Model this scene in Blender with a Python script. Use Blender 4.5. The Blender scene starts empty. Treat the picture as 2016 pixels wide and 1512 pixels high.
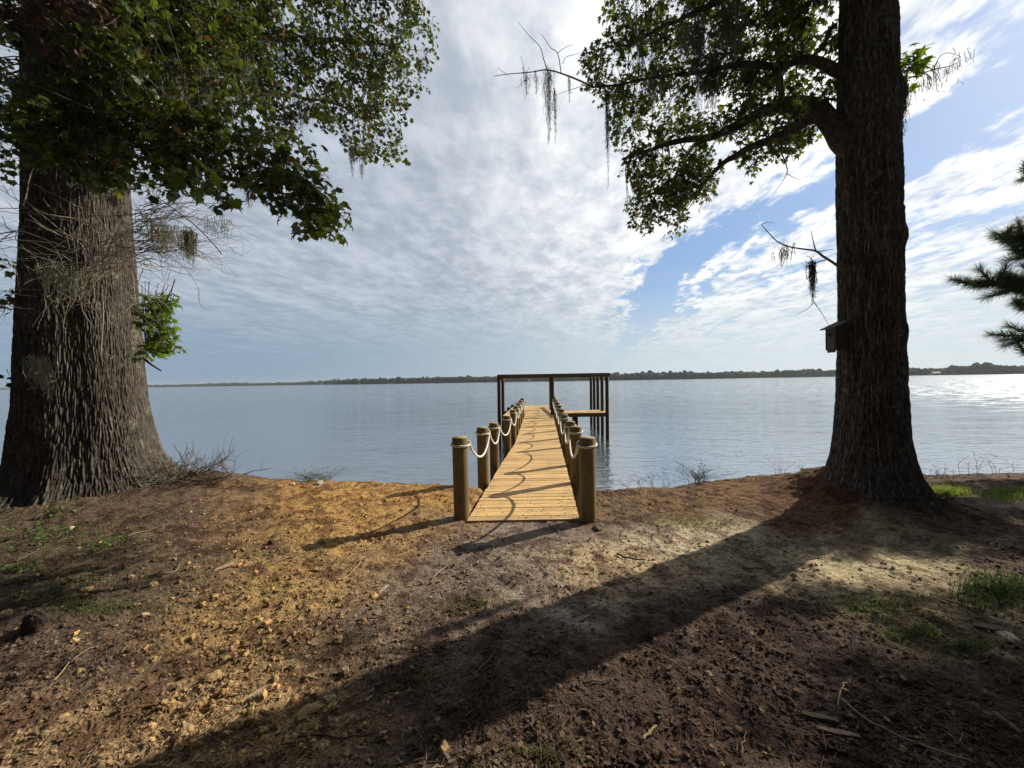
import bpy, math, random
import numpy as np
from mathutils import Vector, Matrix

SC = bpy.context.scene
COL = SC.collection
rng = np.random.default_rng(7)
random.seed(7)

# ------------------------------------------------------------------ camera
CAMZ = 1.5
F = 727.0 / 2016.0
PITCH = math.radians(-0.47)
ROLL = math.radians(0.95)
fwd = np.array([0, math.cos(PITCH), math.sin(PITCH)])
up0 = np.array([0, -math.sin(PITCH), math.cos(PITCH)])
X0 = np.array([1.0, 0, 0])
RIGHT = math.cos(ROLL) * X0 - math.sin(ROLL) * up0
UP = math.sin(ROLL) * X0 + math.cos(ROLL) * up0
cam_d = bpy.data.cameras.new("camera")
cam_d.sensor_width = 36.0
cam_d.lens = 36.0 * F
cam_d.clip_start = 0.05
cam_d.clip_end = 20000
cam = bpy.data.objects.new("camera", cam_d)
COL.objects.link(cam)
m = Matrix(((RIGHT[0], UP[0], -fwd[0], 0), (RIGHT[1], UP[1], -fwd[1], 0), (RIGHT[2], UP[2], -fwd[2], CAMZ), (0, 0, 0, 1)))
cam.matrix_world = m
SC.camera = cam


def P(px, py, Y):
    """world point seen at photo pixel (px, py) at distance Y along +Y"""
    d = (px - 1008) / 727.0 * RIGHT + (756 - py) / 727.0 * UP + fwd
    return np.array([0, 0, CAMZ]) + d * (Y / d[1])


# ------------------------------------------------------------------ sun and sky
SUN_AZ = math.radians(61.0)      # from +Y towards +X
SUN_EL = math.radians(31.0)
sdir = Vector((math.sin(SUN_AZ) * math.cos(SUN_EL), math.cos(SUN_AZ) * math.cos(SUN_EL), math.sin(SUN_EL)))
sl = bpy.data.lights.new("sun", 'SUN')
sl.energy = 5.0
sl.angle = math.radians(0.42)
sl.color = (1.0, 0.90, 0.74)
so = bpy.data.objects.new("sun", sl)
so.rotation_euler = (-sdir).to_track_quat('-Z', 'Y').to_euler()
so.location = (20, 12, 14)
COL.objects.link(so)

SC.view_settings.view_transform = 'Standard'
SC.view_settings.look = 'None'
SC.view_settings.exposure = 0.24
SC.view_settings.gamma = 1.0
SC.view_settings.use_curve_mapping = False
SC.cycles.use_denoising = True
SC.cycles.max_bounces = 6
SC.cycles.diffuse_bounces = 2
SC.cycles.glossy_bounces = 3
SC.cycles.transmission_bounces = 3
SC.cycles.transparent_max_bounces = 8
SC.cycles.volume_bounces = 0
SC.cycles.sample_clamp_indirect = 4.0
SC.cycles.sample_clamp_direct = 12.0


class NT:
    """small expression helper for node trees"""
    def __init__(self, nt):
        self.nt = nt
        self.N = nt.nodes
        self.L = nt.links

    def put(self, sock, v):
        if isinstance(v, bpy.types.NodeSocket):
            self.L.new(v, sock)
        else:
            try:
                sock.default_value = v
            except Exception:
                if isinstance(v, (int, float)):
                    sock.default_value = (v, v, v)
                else:
                    sock.default_value = (*v, 1.0)

    def m(self, op, a, b=None, c=None, clamp=False):
        n = self.N.new('ShaderNodeMath')
        n.operation = op
        n.use_clamp = clamp
        self.put(n.inputs[0], a)
        if b is not None:
            self.put(n.inputs[1], b)
        if c is not None:
            self.put(n.inputs[2], c)
        return n.outputs[0]

    def add(self, a, b): return self.m('ADD', a, b)
    def sub(self, a, b): return self.m('SUBTRACT', a, b)
    def mul(self, a, b): return self.m('MULTIPLY', a, b)

    def ss(self, x, lo, hi, a=0.0, b=1.0, kind='SMOOTHSTEP'):
        n = self.N.new('ShaderNodeMapRange')
        n.interpolation_type = kind
        self.put(n.inputs['Value'], x)
        self.put(n.inputs['From Min'], lo)
        self.put(n.inputs['From Max'], hi)
        self.put(n.inputs['To Min'], a)
        self.put(n.inputs['To Max'], b)
        return n.outputs[0]

    def mix(self, f, a, b, mode='MIX'):
        n = self.N.new('ShaderNodeMix')
        n.data_type = 'RGBA'
        n.blend_type = mode
        self.put(n.inputs[0], f)
        self.put(n.inputs[6], a if isinstance(a, bpy.types.NodeSocket) else (*a[:3], 1))
        self.put(n.inputs[7], b if isinstance(b, bpy.types.NodeSocket) else (*b[:3], 1))
        return n.outputs[2]

    def comb(self, x, y, z):
        n = self.N.new('ShaderNodeCombineXYZ')
        for i, v in enumerate((x, y, z)):
            self.put(n.inputs[i], v)
        return n.outputs[0]

    def sep(self, v):
        n = self.N.new('ShaderNodeSeparateXYZ')
        self.put(n.inputs[0], v)
        return n.outputs

    def vmul(self, v, s):
        n = self.N.new('ShaderNodeVectorMath')
        n.operation = 'MULTIPLY'
        self.put(n.inputs[0], v)
        n.inputs[1].default_value = s
        return n.outputs[0]

    def noise(self, vec, scale, detail=4, rough=0.5, dist=0.0, lac=2.0, col=False):
        n = self.N.new('ShaderNodeTexNoise')
        self.put(n.inputs['Vector'], vec)
        n.inputs['Scale'].default_value = scale
        n.inputs['Detail'].default_value = detail
        n.inputs['Roughness'].default_value = rough
        n.inputs['Distortion'].default_value = dist
        n.inputs['Lacunarity'].default_value = lac
        return n.outputs['Color' if col else 'Fac']

    def vor(self, vec, scale, feature='F1', rnd=1.0):
        n = self.N.new('ShaderNodeTexVoronoi')
        n.feature = feature
        self.put(n.inputs['Vector'], vec)
        n.inputs['Scale'].default_value = scale
        n.inputs['Randomness'].default_value = rnd
        return n.outputs['Distance']

    def ramp(self, x, stops):
        n = self.N.new('ShaderNodeValToRGB')
        self.put(n.inputs[0], x)
        e = n.color_ramp.elements
        while len(e) < len(stops):
            e.new(0.5)
        for i, (p, c) in enumerate(stops):
            e[i].position = p
            e[i].color = (*c[:3], 1)
        return n.outputs[0]


W = bpy.data.worlds.new("World")
SC.world = W
W.use_nodes = True
w = NT(W.node_tree)
w.N.clear()
w_out = w.N.new('ShaderNodeOutputWorld')
w_bg = w.N.new('ShaderNodeBackground')
w_bg.inputs['Strength'].default_value = 0.1
w.L.new(w_bg.outputs[0], w_out.inputs[0])
sky = w.N.new('ShaderNodeTexSky')
sky.sky_type = 'NISHITA'
sky.sun_disc = False
sky.sun_elevation = SUN_EL
sky.sun_rotation = SUN_AZ
sky.air_density = 1.0
sky.dust_density = 0.6
sky.ozone_density = 1.6
tc = w.N.new('ShaderNodeTexCoord')
D = tc.outputs['Generated']
dx, dy, dz = w.sep(D)
zz = w.m('MAXIMUM', dz, 0.0)
den = w.add(zz, 0.045)
u_ = w.m('DIVIDE', dx, den)
v_ = w.m('DIVIDE', dy, den)
ca, sa = math.cos(math.radians(9)), math.sin(math.radians(9))
q = w.sub(w.mul(u_, ca), w.mul(v_, sa))       # across the cloud streets
p = w.add(w.mul(u_, sa), w.mul(v_, ca))       # along them
# angle to the sun
g = w.add(w.add(w.mul(dx, sdir[0]), w.mul(dy, sdir[1])), w.mul(dz, sdir[2]))
pq = w.comb(q, p, 0.0)
pqs = w.comb(q, w.mul(p, 0.42), 0.0)
nbig = w.noise(pqs, 0.9, 3, 0.5, 0.3)
nmid = w.noise(pqs, 3.2, 6, 0.60, 0.25)
nfine = w.noise(w.comb(w.mul(q, 1.0), w.mul(p, 0.7), 3.0), 8.0, 6, 0.62, 0.2)
nstreak = w.noise(w.comb(w.mul(q, 1.7), w.mul(p, 0.30), 7.0), 2.4, 5, 0.6, 0.5)
# cover: thick on the left, an open lane, broken sheets on the right
lane_c = w.add(w.add(0.80, w.ss(p, 1.3, 3.0, 0.55, 0.0)), w.ss(p, 3.6, 7.0, 0.0, 0.25))
lane_d = w.sub(q, lane_c)
left_cover = w.ss(lane_d, -0.54, 0.01, 1.15, 0.0, 'LINEAR')
right_cover = w.ss(lane_d, 0.08, 0.50, 0.0, 0.60, 'LINEAR')
cover = w.add(left_cover, right_cover)
dens = w.add(w.add(w.mul(cover, 1.0), w.mul(w.sub(nmid, 0.5), 1.5)), w.add(w.mul(w.sub(nbig, 0.5), 0.9), w.mul(w.sub(nstreak, 0.5), 1.5)))
npuff = w.noise(w.comb(q, w.mul(p, 0.55), 11.0), 5.0, 7, 0.66, 0.6)
dens = w.add(dens, w.add(w.mul(w.sub(nfine, 0.5), 1.3), w.mul(w.sub(npuff, 0.5), 1.5)))
mask = w.ss(dens, 0.18, 0.66)
# light in the cloud
sunp = w.ss(g, 0.35, 0.97, 0.0, 1.0)
thick = w.ss(w.add(w.mul(nmid, 0.7), w.mul(nfine, 0.5)), 0.42, 0.78, 0.0, 1.0)
dark_c = w.mix(sunp, (3.2, 3.75, 4.5), (6.3, 6.9, 7.7))
lite_c = w.mix(sunp, (5.3, 5.8, 6.6), (12.0, 11.8, 11.4))
cloud_c = w.mix(thick, dark_c, lite_c)
blue_c = w.mix(0.62, sky.outputs[0], (1.6, 3.3, 6.5))
blue_c = w.mix(w.mul(sunp, 0.18), blue_c, (5.0, 6.5, 8.4))
skyc = w.mix(mask, blue_c, cloud_c)
# hazy air near the horizon, darker blue-grey on the left
az = w.ss(dx, -0.7, 0.75, 0.0, 1.0)
haze_c = w.mix(az, (2.1, 3.1, 4.2), (6.2, 7.0, 7.3))
nh = w.noise(w.comb(w.mul(dx, 1.2), w.mul(dy, 1.2), w.mul(dz, 14.0)), 1.6, 4, 0.5, 0.3)
hz_f = w.ss(w.add(dz, w.mul(w.sub(nh, 0.5), 0.10)), 0.02, 0.30, 0.88, 0.0)
skyc = w.mix(hz_f, skyc, haze_c)
below = w.ss(dz, -0.03, 0.0, 0.0, 1.0)
# unseen sky overhead, sideways and behind the viewer dimmed to cut ambient light
backf = w.ss(dy, -0.05, 0.46, 0.10, 0.95)
skyc = w.mix(1.0, skyc, w.comb(backf, backf, backf), 'MULTIPLY')
skyc = w.mix(below, (0.5, 0.5, 0.5), skyc)
w.L.new(skyc, w_bg.inputs['Color'])
SKY_ONLY = False


# ------------------------------------------------------------------ numpy noise
_perm = np.random.default_rng(3).integers(0, 2**31, 4096)


def _h(ix, iy, iz):
    n = (ix.astype(np.int64) * 73856093) ^ (iy.astype(np.int64) * 19349663) ^ (iz.astype(np.int64) * 83492791)
    return (_perm[n & 4095] & 0xffff) / 65535.0


def vnoise(x, y, z=0.0):
    x, y, z = np.broadcast_arrays(np.asarray(x, float), np.asarray(y, float), np.asarray(z, float))
    ix, iy, iz = np.floor(x), np.floor(y), np.floor(z)
    fx, fy, fz = x - ix, y - iy, z - iz
    fx = fx * fx * (3 - 2 * fx)
    fy = fy * fy * (3 - 2 * fy)
    fz = fz * fz * (3 - 2 * fz)
    r = 0
    for a in (0, 1):
        wx = fx if a else 1 - fx
        for b in (0, 1):
            wy = fy if b else 1 - fy
            for c in (0, 1):
                wz = fz if c else 1 - fz
                r = r + wx * wy * wz * _h(ix + a, iy + b, iz + c)
    return r


def fbm(x, y, z=0.0, o=4, g_=0.5):
    s, a, t = 0.0, 1.0, 0.0
    for i in range(o):
        s = s + a * vnoise(np.asarray(x) * 2**i + 17.1 * i, np.asarray(y) * 2**i + 5.3 * i, np.asarray(z) * 2**i)
        t += a
        a *= g_
    return s / t


def sstep(x, a, b):
    t = np.clip((np.asarray(x, float) - a) / (b - a), 0, 1)
    return t * t * (3 - 2 * t)


# ------------------------------------------------------------------ mesh building
def mesh_from(name, V, Fs, mat, smooth=False, col=None, parent=None):
    """V (n,3); Fs = list of (k,m) int arrays of equal-size faces"""
    V = np.asarray(V, np.float32)
    me = bpy.data.meshes.new(name)
    me.vertices.add(len(V))
    me.vertices.foreach_set('co', V.ravel())
    Fs = [np.asarray(f, np.int32) for f in Fs if len(f)]
    nl = sum(f.size for f in Fs)
    npoly = sum(len(f) for f in Fs)
    me.loops.add(nl)
    me.loops.foreach_set('vertex_index', np.concatenate([f.ravel() for f in Fs]))
    me.polygons.add(npoly)
    ls, s = [], 0
    for f in Fs:
        k = f.shape[1]
        ls.append(s + np.arange(len(f)) * k)
        s += f.size
    me.polygons.foreach_set('loop_start', np.concatenate(ls).astype(np.int32))
    me.polygons.foreach_set('use_smooth', np.full(npoly, smooth))
    me.update(calc_edges=True)
    if col is not None:
        ca_ = me.color_attributes.new('col', 'FLOAT_COLOR', 'POINT')
        c4 = np.ones((len(V), 4), np.float32)
        c4[:, :3] = col
        ca_.data.foreach_set('color', c4.ravel())
    if mat is not None:
        me.materials.append(mat)
    o = bpy.data.objects.new(name, me)
    COL.objects.link(o)
    if parent is not None:
        o.parent = parent
        o.matrix_parent_inverse = Matrix.Translation(-parent.location)
    return o


class MB:
    def __init__(self):
        self.V, self.F3, self.F4, self.C, self.n = [], [], [], [], 0

    def raw(self, V, F3=None, F4=None, col=None):
        V = np.asarray(V, float)
        if F3 is not None and len(F3):
            self.F3.append(np.asarray(F3) + self.n)
        if F4 is not None and len(F4):
            self.F4.append(np.asarray(F4) + self.n)
        self.V.append(V)
        c = np.ones((len(V), 3))
        if col is not None:
            c[:] = col
        self.C.append(c)
        self.n += len(V)

    def box(self, lo, hi, col=None, R=None, c=None):
        x0, y0, z0 = lo
        x1, y1, z1 = hi
        V = np.array([[x0, y0, z0], [x1, y0, z0], [x1, y1, z0], [x0, y1, z0], [x0, y0, z1], [x1, y0, z1], [x1, y1, z1], [x0, y1, z1]], float)
        if R is not None:
            V = V @ np.asarray(R).T
        if c is not None:
            V = V + np.asarray(c)
        self.raw(V, F4=[[0, 3, 2, 1], [4, 5, 6, 7], [0, 1, 5, 4], [1, 2, 6, 5], [2, 3, 7, 6], [3, 0, 4, 7]], col=col)

    def hexa(self, V, col=None):
        self.raw(V, F4=[[0, 3, 2, 1], [4, 5, 6, 7], [0, 1, 5, 4], [1, 2, 6, 5], [2, 3, 7, 6], [3, 0, 4, 7]], col=col)

    def tube(self, pts, rad, k=6, col=None, cap=True, lobes=0, lobe_amp=0.0, twist=0.0):
        pts = np.asarray(pts, float)
        n = len(pts)
        rad = np.broadcast_to(np.asarray(rad, float), (n,))
        T = np.gradient(pts, axis=0)
        T /= np.linalg.norm(T, axis=1)[:, None] + 1e-12
        a = np.array([0, 0, 1.0]) if abs(T[0][2]) < 0.9 else np.array([1.0, 0, 0])
        Ns = np.zeros((n, 3))
        nv = np.cross(T[0], a)
        nv /= np.linalg.norm(nv)
        for i in range(n):
            nv = nv - T[i] * np.dot(nv, T[i])
            nv /= np.linalg.norm(nv) + 1e-12
            Ns[i] = nv
        B = np.cross(T, Ns)
        th = np.arange(k) * 2 * np.pi / k
        if lobes:
            L = np.concatenate([[0], np.cumsum(np.linalg.norm(np.diff(pts, axis=0), axis=1))])
            rr = rad[:, None] * (1 + lobe_amp * np.cos(lobes * (th[None] + twist * L[:, None])))
        else:
            rr = rad[:, None] * np.ones((1, k))
        V = pts[:, None] + rr[..., None] * (np.cos(th)[None, :, None] * Ns[:, None] + np.sin(th)[None, :, None] * B[:, None])
        V = V.reshape(-1, 3)
        i = np.arange(n - 1)[:, None] * k
        j = np.arange(k)[None]
        j2 = (j + 1) % k
        F4 = np.stack([i + j, i + j2, i + k + j2, i + k + j], -1).reshape(-1, 4)
        F3 = None
        if cap:
            V = np.vstack([V, pts[0], pts[-1]])
            c0, c1 = n * k, n * k + 1
            jj = np.arange(k)
            j2 = (jj + 1) % k
            F3 = np.vstack([np.stack([np.full(k, c0), j2, jj], 1), np.stack([np.full(k, c1), (n - 1) * k + jj, (n - 1) * k + j2], 1)])
        self.raw(V, F3, F4, col)

    def build(self, name, mat, parent=None, smooth=False):
        Fs = []
        if self.F3:
            Fs.append(np.vstack(self.F3))
        if self.F4:
            Fs.append(np.vstack(self.F4))
        return mesh_from(name, np.vstack(self.V), Fs, mat, smooth, np.vstack(self.C), parent)


def scatter(tV, tF, pos, ax, ay, az_, col):
    """instances of a template (verts tV, faces tF all of size k) baked into one mesh; ax, ay, az_ (N,3) scaled axes"""
    V = pos[:, None] + tV[None, :, 0:1] * ax[:, None] + tV[None, :, 1:2] * ay[:, None] + tV[None, :, 2:3] * az_[:, None]
    n, k = len(pos), len(tV)
    Fx = (tF[None] + (np.arange(n) * k)[:, None, None]).reshape(-1, tF.shape[1])
    C = np.repeat(col, k, axis=0)
    return V.reshape(-1, 3), Fx, C


def unit(v):
    return v / (np.linalg.norm(v, axis=-1, keepdims=True) + 1e-12)


def tag(o, label=None, cat=None, group=None, kind=None):
    if label: o['label'] = label
    if cat: o['category'] = cat
    if group: o['group'] = group
    if kind: o['kind'] = kind
    return o


def empty(name, loc, label, cat, group=None):
    o = bpy.data.objects.new(name, None)
    o.location = loc
    COL.objects.link(o)
    return tag(o, label, cat, group)


def curve(ctrl, n):
    """smooth curve through control points (Catmull-Rom)"""
    c = np.asarray(ctrl, float)
    c = np.vstack([2 * c[0] - c[1], c, 2 * c[-1] - c[-2]])
    out = []
    segs = len(c) - 3
    per = max(2, n // segs)
    for i in range(segs):
        p0, p1, p2, p3 = c[i:i + 4]
        t = np.linspace(0, 1, per, endpoint=(i == segs - 1))[:, None]
        out.append(0.5 * ((2 * p1) + (-p0 + p2) * t + (2 * p0 - 5 * p1 + 4 * p2 - p3) * t**2 + (-p0 + 3 * p1 - 3 * p2 + p3) * t**3))
    return np.vstack(out)


# ------------------------------------------------------------------ materials
def mat(name, rough=0.85, spec=0.3):
    M = bpy.data.materials.new(name)
    M.use_nodes = True
    n = NT(M.node_tree)
    b = n.N['Principled BSDF']
    b.inputs['Roughness'].default_value = rough
    b.inputs['Specular IOR Level'].default_value = spec
    return M, n, b


def bump(n, b, h, strength, dist):
    bn = n.N.new('ShaderNodeBump')
    bn.inputs['Strength'].default_value = strength
    bn.inputs['Distance'].default_value = dist
    n.put(bn.inputs['Height'], h)
    n.L.new(bn.outputs[0], b.inputs['Normal'])
    return bn


def objco(n):
    t = n.N.new('ShaderNodeTexCoord')
    return t.outputs['Object']


def attr(n):
    a = n.N.new('ShaderNodeAttribute')
    a.attribute_name = 'col'
    return a.outputs['Color']


def mat_ground():
    M, n, b = mat('ground_soil', 0.95, 0.15)
    co = objco(n)
    c = attr(n)
    n1 = n.noise(co, 38, 6, 0.7)
    n2 = n.noise(co, 150, 4, 0.65)
    n3 = n.noise(n.vmul(co, (1, 2.2, 1)), 9, 5, 0.6, 0.6)
    f = n.ss(n1, 0.3, 0.7, 0.45, 1.5, 'LINEAR')
    f = n.mul(f, n.ss(n2, 0.3, 0.7, 0.6, 1.4, 'LINEAR'))
    f = n.mul(f, n.ss(n3, 0.3, 0.7, 0.75, 1.25, 'LINEAR'))
    n.L.new(n.mix(1.0, c, n.comb(f, f, f), 'MULTIPLY'), b.inputs['Base Color'])
    v = n.vor(co, 70)
    h = n.add(n.mul(n1, 1.0), n.add(n.mul(n2, 0.5), n.mul(v, 0.7)))
    bump(n, b, h, 1.0, 0.012)
    return M


def mat_attr(name, rough=0.9, spec=0.2, scale=60, amp=0.45, bs=0.4, bd=0.003, stretch=(1, 1, 1)):
    M, n, b = mat(name, rough, spec)
    co = n.vmul(objco(n), stretch)
    n1 = n.noise(co, scale, 5, 0.65)
    f = n.ss(n1, 0.25, 0.75, 1 - amp, 1 + amp, 'LINEAR')
    n.L.new(n.mix(1.0, attr(n), n.comb(f, f, f), 'MULTIPLY'), b.inputs['Base Color'])
    bump(n, b, n1, bs, bd)
    return M


def mat_leaf(name, trans=0.35, rough=0.5):
    M, n, b = mat(name, rough, 0.35)
    c = attr(n)
    n.L.new(c, b.inputs['Base Color'])
    t = n.N.new('ShaderNodeBsdfTranslucent')
    n.L.new(n.mix(1.0, c, (1.6, 1.5, 0.75), 'MULTIPLY'), t.inputs[0])
    mx = n.N.new('ShaderNodeMixShader')
    mx.inputs[0].default_value = trans
    n.L.new(b.outputs[0], mx.inputs[1])
    n.L.new(t.outputs[0], mx.inputs[2])
    n.L.new(mx.outputs[0], n.N['Material Output'].inputs[0])
    return M


def mat_bark(name, c0, c1, c2, lichen=0.0):
    M, n, b = mat(name, 0.95, 0.12)
    co = objco(n)
    st = n.vmul(co, (1, 1, 0.30))
    a = n.noise(st, 40, 5, 0.65, 0.15)
    fine = n.noise(n.vmul(co, (1, 1, 0.4)), 90, 5, 0.7)
    big = n.noise(co, 1.6, 4, 0.6)
    c = n.ramp(a, [(0.30, c0), (0.52, c1), (0.78, c2)])
    f = n.mul(n.ss(fine, 0.25, 0.75, 0.55, 1.45, 'LINEAR'), n.ss(big, 0.3, 0.7, 0.75, 1.25, 'LINEAR'))
    c = n.mix(1.0, c, n.comb(f, f, f), 'MULTIPLY')
    c = n.mix(1.0, c, attr(n), 'MULTIPLY')
    if lichen:
        lf = n.mul(n.ss(n.noise(co, 5.5, 5, 0.6), 0.56, 0.66), n.ss(n.noise(co, 34, 3, 0.6), 0.45, 0.6, 0.0, lichen))
        c = n.mix(lf, c, (0.30, 0.31, 0.25))
    n.L.new(c, b.inputs['Base Color'])
    bump(n, b, n.add(a, n.mul(fine, 0.6)), 0.9, 0.012)
    return M


M_ground = mat_ground()
M_crumb = mat_attr('soil_crumb', 0.95, 0.1, 90, 0.4, 0.6, 0.004)
M_chip = mat_attr('wood_chip', 0.9, 0.2, 120, 0.35, 0.4, 0.002)
M_twig = mat_attr('dry_twig', 0.9, 0.2, 70, 0.4, 0.5, 0.003)
M_limb = mat_bark('limb_bark', (0.024, 0.018, 0.014), (0.075, 0.058, 0.046), (0.16, 0.13, 0.10))
M_barkL = mat_bark('grey_ridged_bark', (0.028, 0.024, 0.021), (0.092, 0.080, 0.068), (0.21, 0.188, 0.162), 0.5)
M_barkR = mat_bark('brown_ridged_bark', (0.024, 0.021, 0.018), (0.110, 0.096, 0.083), (0.26, 0.235, 0.205), 0.5)
M_leaf = mat_leaf('green_leaf', 0.40, 0.36)
M_needle = mat_leaf('pine_needle', 0.15, 0.5)
M_grass = mat_leaf('grass_blade', 0.35, 0.9)
M_moss = mat_attr('spanish_moss_fibre', 0.95, 0.1, 40, 0.3, 0.0, 0.001)
M_rope = mat_attr('white_rope', 0.8, 0.2, 300, 0.12, 0.3, 0.001)
M_rock = mat_attr('clay_lump', 0.95, 0.1, 30, 0.35, 0.8, 0.01)


def mat_wood(name, c0, c1, sc, stretch, rough=0.8, cracks=0.3):
    M, n, b = mat(name, rough, 0.2)
    co = objco(n)
    g1 = n.noise(n.vmul(co, stretch), sc, 6, 0.65, 0.8)
    g2 = n.noise(co, 2.2, 4, 0.6)
    kn = n.vor(n.vmul(co, (1.0, 4.0, 1.0)), 3.1)
    c = n.mix(n.ss(g1, 0.3, 0.75, 0, 1, 'LINEAR'), c0, c1)
    c = n.mix(n.ss(kn, 0.03, 0.075, 0.75, 0.0), c, (c0[0] * 0.35, c0[1] * 0.28, c0[2] * 0.22))
    f = n.ss(g2, 0.3, 0.7, 0.82, 1.18, 'LINEAR')
    c = n.mix(1.0, c, n.comb(f, f, f), 'MULTIPLY')
    c = n.mix(1.0, c, attr(n), 'MULTIPLY')
    n.L.new(c, b.inputs['Base Color'])
    bump(n, b, g1, 0.4, 0.003)
    return M


M_deck = mat_wood('yellow_pine_decking', (0.54, 0.35, 0.155), (0.74, 0.52, 0.27), 14, (0.6, 9, 3))
M_frame = mat_wood('dark_treated_timber', (0.060, 0.045, 0.024), (0.120, 0.085, 0.045), 12, (1, 1, 6))
M_post = mat_wood('treated_post', (0.125, 0.088, 0.042), (0.28, 0.205, 0.10), 16, (5, 5, 0.35), 0.8)
M_box = mat_wood('weathered_board', (0.075, 0.068, 0.060), (0.13, 0.118, 0.105), 30, (4, 4, 0.4), 0.9)

# water
M_water, n, b = mat('lake_water', 0.04, 0.5)
co = objco(n)
xx, yy, z0 = n.sep(co)
dist = n.m('SQRT', n.add(n.mul(xx, xx), n.mul(yy, yy)))
wv1 = n.noise(n.vmul(co, (0.55, 1.25, 1)), 3.2, 4, 0.55, 0.6)
wv2 = n.noise(n.vmul(co, (0.35, 1.0, 1)), 0.55, 4, 0.5, 0.4)
wv3 = n.noise(n.vmul(co, (0.06, 0.16, 1)), 0.5, 4, 0.6, 0.2)
h = n.add(n.mul(wv1, 0.20), n.add(n.mul(wv2, 0.42), n.mul(wv3, 1.0)))
bn = bump(n, b, h, 0.55, 0.32)
n.L.new(n.ss(dist, 8, 90, 0.50, 1.0), bn.inputs['Strength'])
rn = n.noise(n.vmul(co, (0.5, 1.0, 1)), 0.7, 6, 0.75)
rbase = n.ss(dist, 12, 90, 0.03, 0.16)
rr_ = n.add(rbase, n.mul(n.ss(dist, 20, 90, 0.0, 1.0), n.ss(rn, 0.44, 0.62, -0.10, 0.16)))
n.L.new(rr_, b.inputs['Roughness'])
gl = n.N.new('ShaderNodeBsdfGlossy')
gl.inputs['Color'].default_value = (0.86, 0.90, 0.94, 1)
n.L.new(rr_, gl.inputs['Roughness'])
n.L.new(bn.outputs[0], gl.inputs['Normal'])
mxw = n.N.new('ShaderNodeMixShader')
mxw.inputs[0].default_value = 0.42
n.L.new(b.outputs[0], mxw.inputs[1])
n.L.new(gl.outputs[0], mxw.inputs[2])
n.L.new(mxw.outputs[0], n.N['Material Output'].inputs[0])
b.inputs['IOR'].default_value = 1.40
silt = n.noise(n.vmul(co, (0.02, 0.08, 1)), 1.0, 3, 0.5)
n.L.new(n.mix(silt, (0.050, 0.072, 0.085), (0.080, 0.092, 0.096)), b.inputs['Base Color'])

# ------------------------------------------------------------------ water, ground
WZ = -1.38
nr = 64
ring = [[0, 0, WZ]] + [[5200 * math.sin(a), 5200 * math.cos(a), WZ] for a in np.linspace(0, 2 * math.pi, nr, endpoint=False)]
water = mesh_from('water', ring, [[[0, 1 + (i + 1) % nr, 1 + i] for i in range(nr)]], M_water)
tag(water, 'calm grey blue lake water with small ripples', kind='structure')
# make sure the water faces up
if water.data.polygons[0].normal.z < 0:
    water.data.flip_normals()

EX = [-14, -8, -6.5, -5.0, -4.2, -3.4, -2.2, -1.0, 0.0, 1.3, 2.4, 3.4, 4.2, 5.5, 6.5, 9, 14]
EY = [5.6, 5.7, 6.0, 6.1, 5.9, 5.65, 5.55, 5.30, 5.15, 5.0, 5.1, 5.45, 5.6, 5.45, 5.45, 5.6, 5.7]
TL = np.array([-5.75, 5.0])
TR = np.array([4.17, 4.30])


def ground_z(X, Y, fine=True):
    X = np.asarray(X, float)
    Y = np.asarray(Y, float)
    z = 0.06 * (fbm(X * 0.5, Y * 0.5, 1.0, 3) - 0.5)
    dL = np.hypot(X - TL[0], Y - TL[1])
    dR = np.hypot(X - TR[0], Y - TR[1])
    z = z + 0.16 * np.exp(-(dL / 1.7)**2) + 0.24 * np.exp(-(dR / 0.62)**2) + 0.05 * np.exp(-(dR / 1.4)**2)
    z = z + 0.10 * np.exp(-((X + 3.9) / 0.5)**2 - ((Y - 5.35) / 0.35)**2)
    z = z + 0.05 * np.exp(-((X + 4.6) / 1.2)**2 - ((Y - 4.6) / 0.6)**2)
    z = z + 0.17 * np.exp(-((X - 3.72) / 0.42)**2 - ((Y - 4.55) / 0.40)**2)
    # small hummocks
    z = z + 0.045 * (fbm(X * 2.1, Y * 2.1, 4.0, 3) - 0.5)
    # dig: dock bed
    dockm = sstep(Y, 3.95, 4.10) * (1 - sstep(np.abs(X - 0.13 - 0.09 * (Y - 4)), 0.55, 0.74))
    flat = 1 - sstep(np.hypot((X - 0.15) / 1.5, (Y - 3.9) / 0.7), 0.5, 1.0)
    z = z * (1 - flat) + flat * (-0.005)
    z = z - 0.16 * dockm
    if fine:
        c1 = vnoise(X * 11, Y * 11, 2.0)
        c2 = fbm(X * 24, Y * 24, 5.0, 3, 0.6)
        cl = np.abs(vnoise(X * 16 + 3, Y * 16, 8.0) - 0.5) * 2
        amp = 0.6 + 0.8 * fbm(X * 1.3, Y * 1.3, 9.0, 2)
        z = z + amp * (0.020 * (c1 - 0.5) + 0.024 * (c2 - 0.5) + 0.010 * cl) * (1 - 0.6 * flat)
    ye = np.interp(X, EX, EY) + 0.14 * (fbm(X * 2.3, 0 * X, 3.3, 3) - 0.5)
    t = (Y - ye)
    z = z - 1.75 * sstep(t, 0.0, 1.15) - 0.03 * np.clip(t, 0, 1)
    return z


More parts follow.
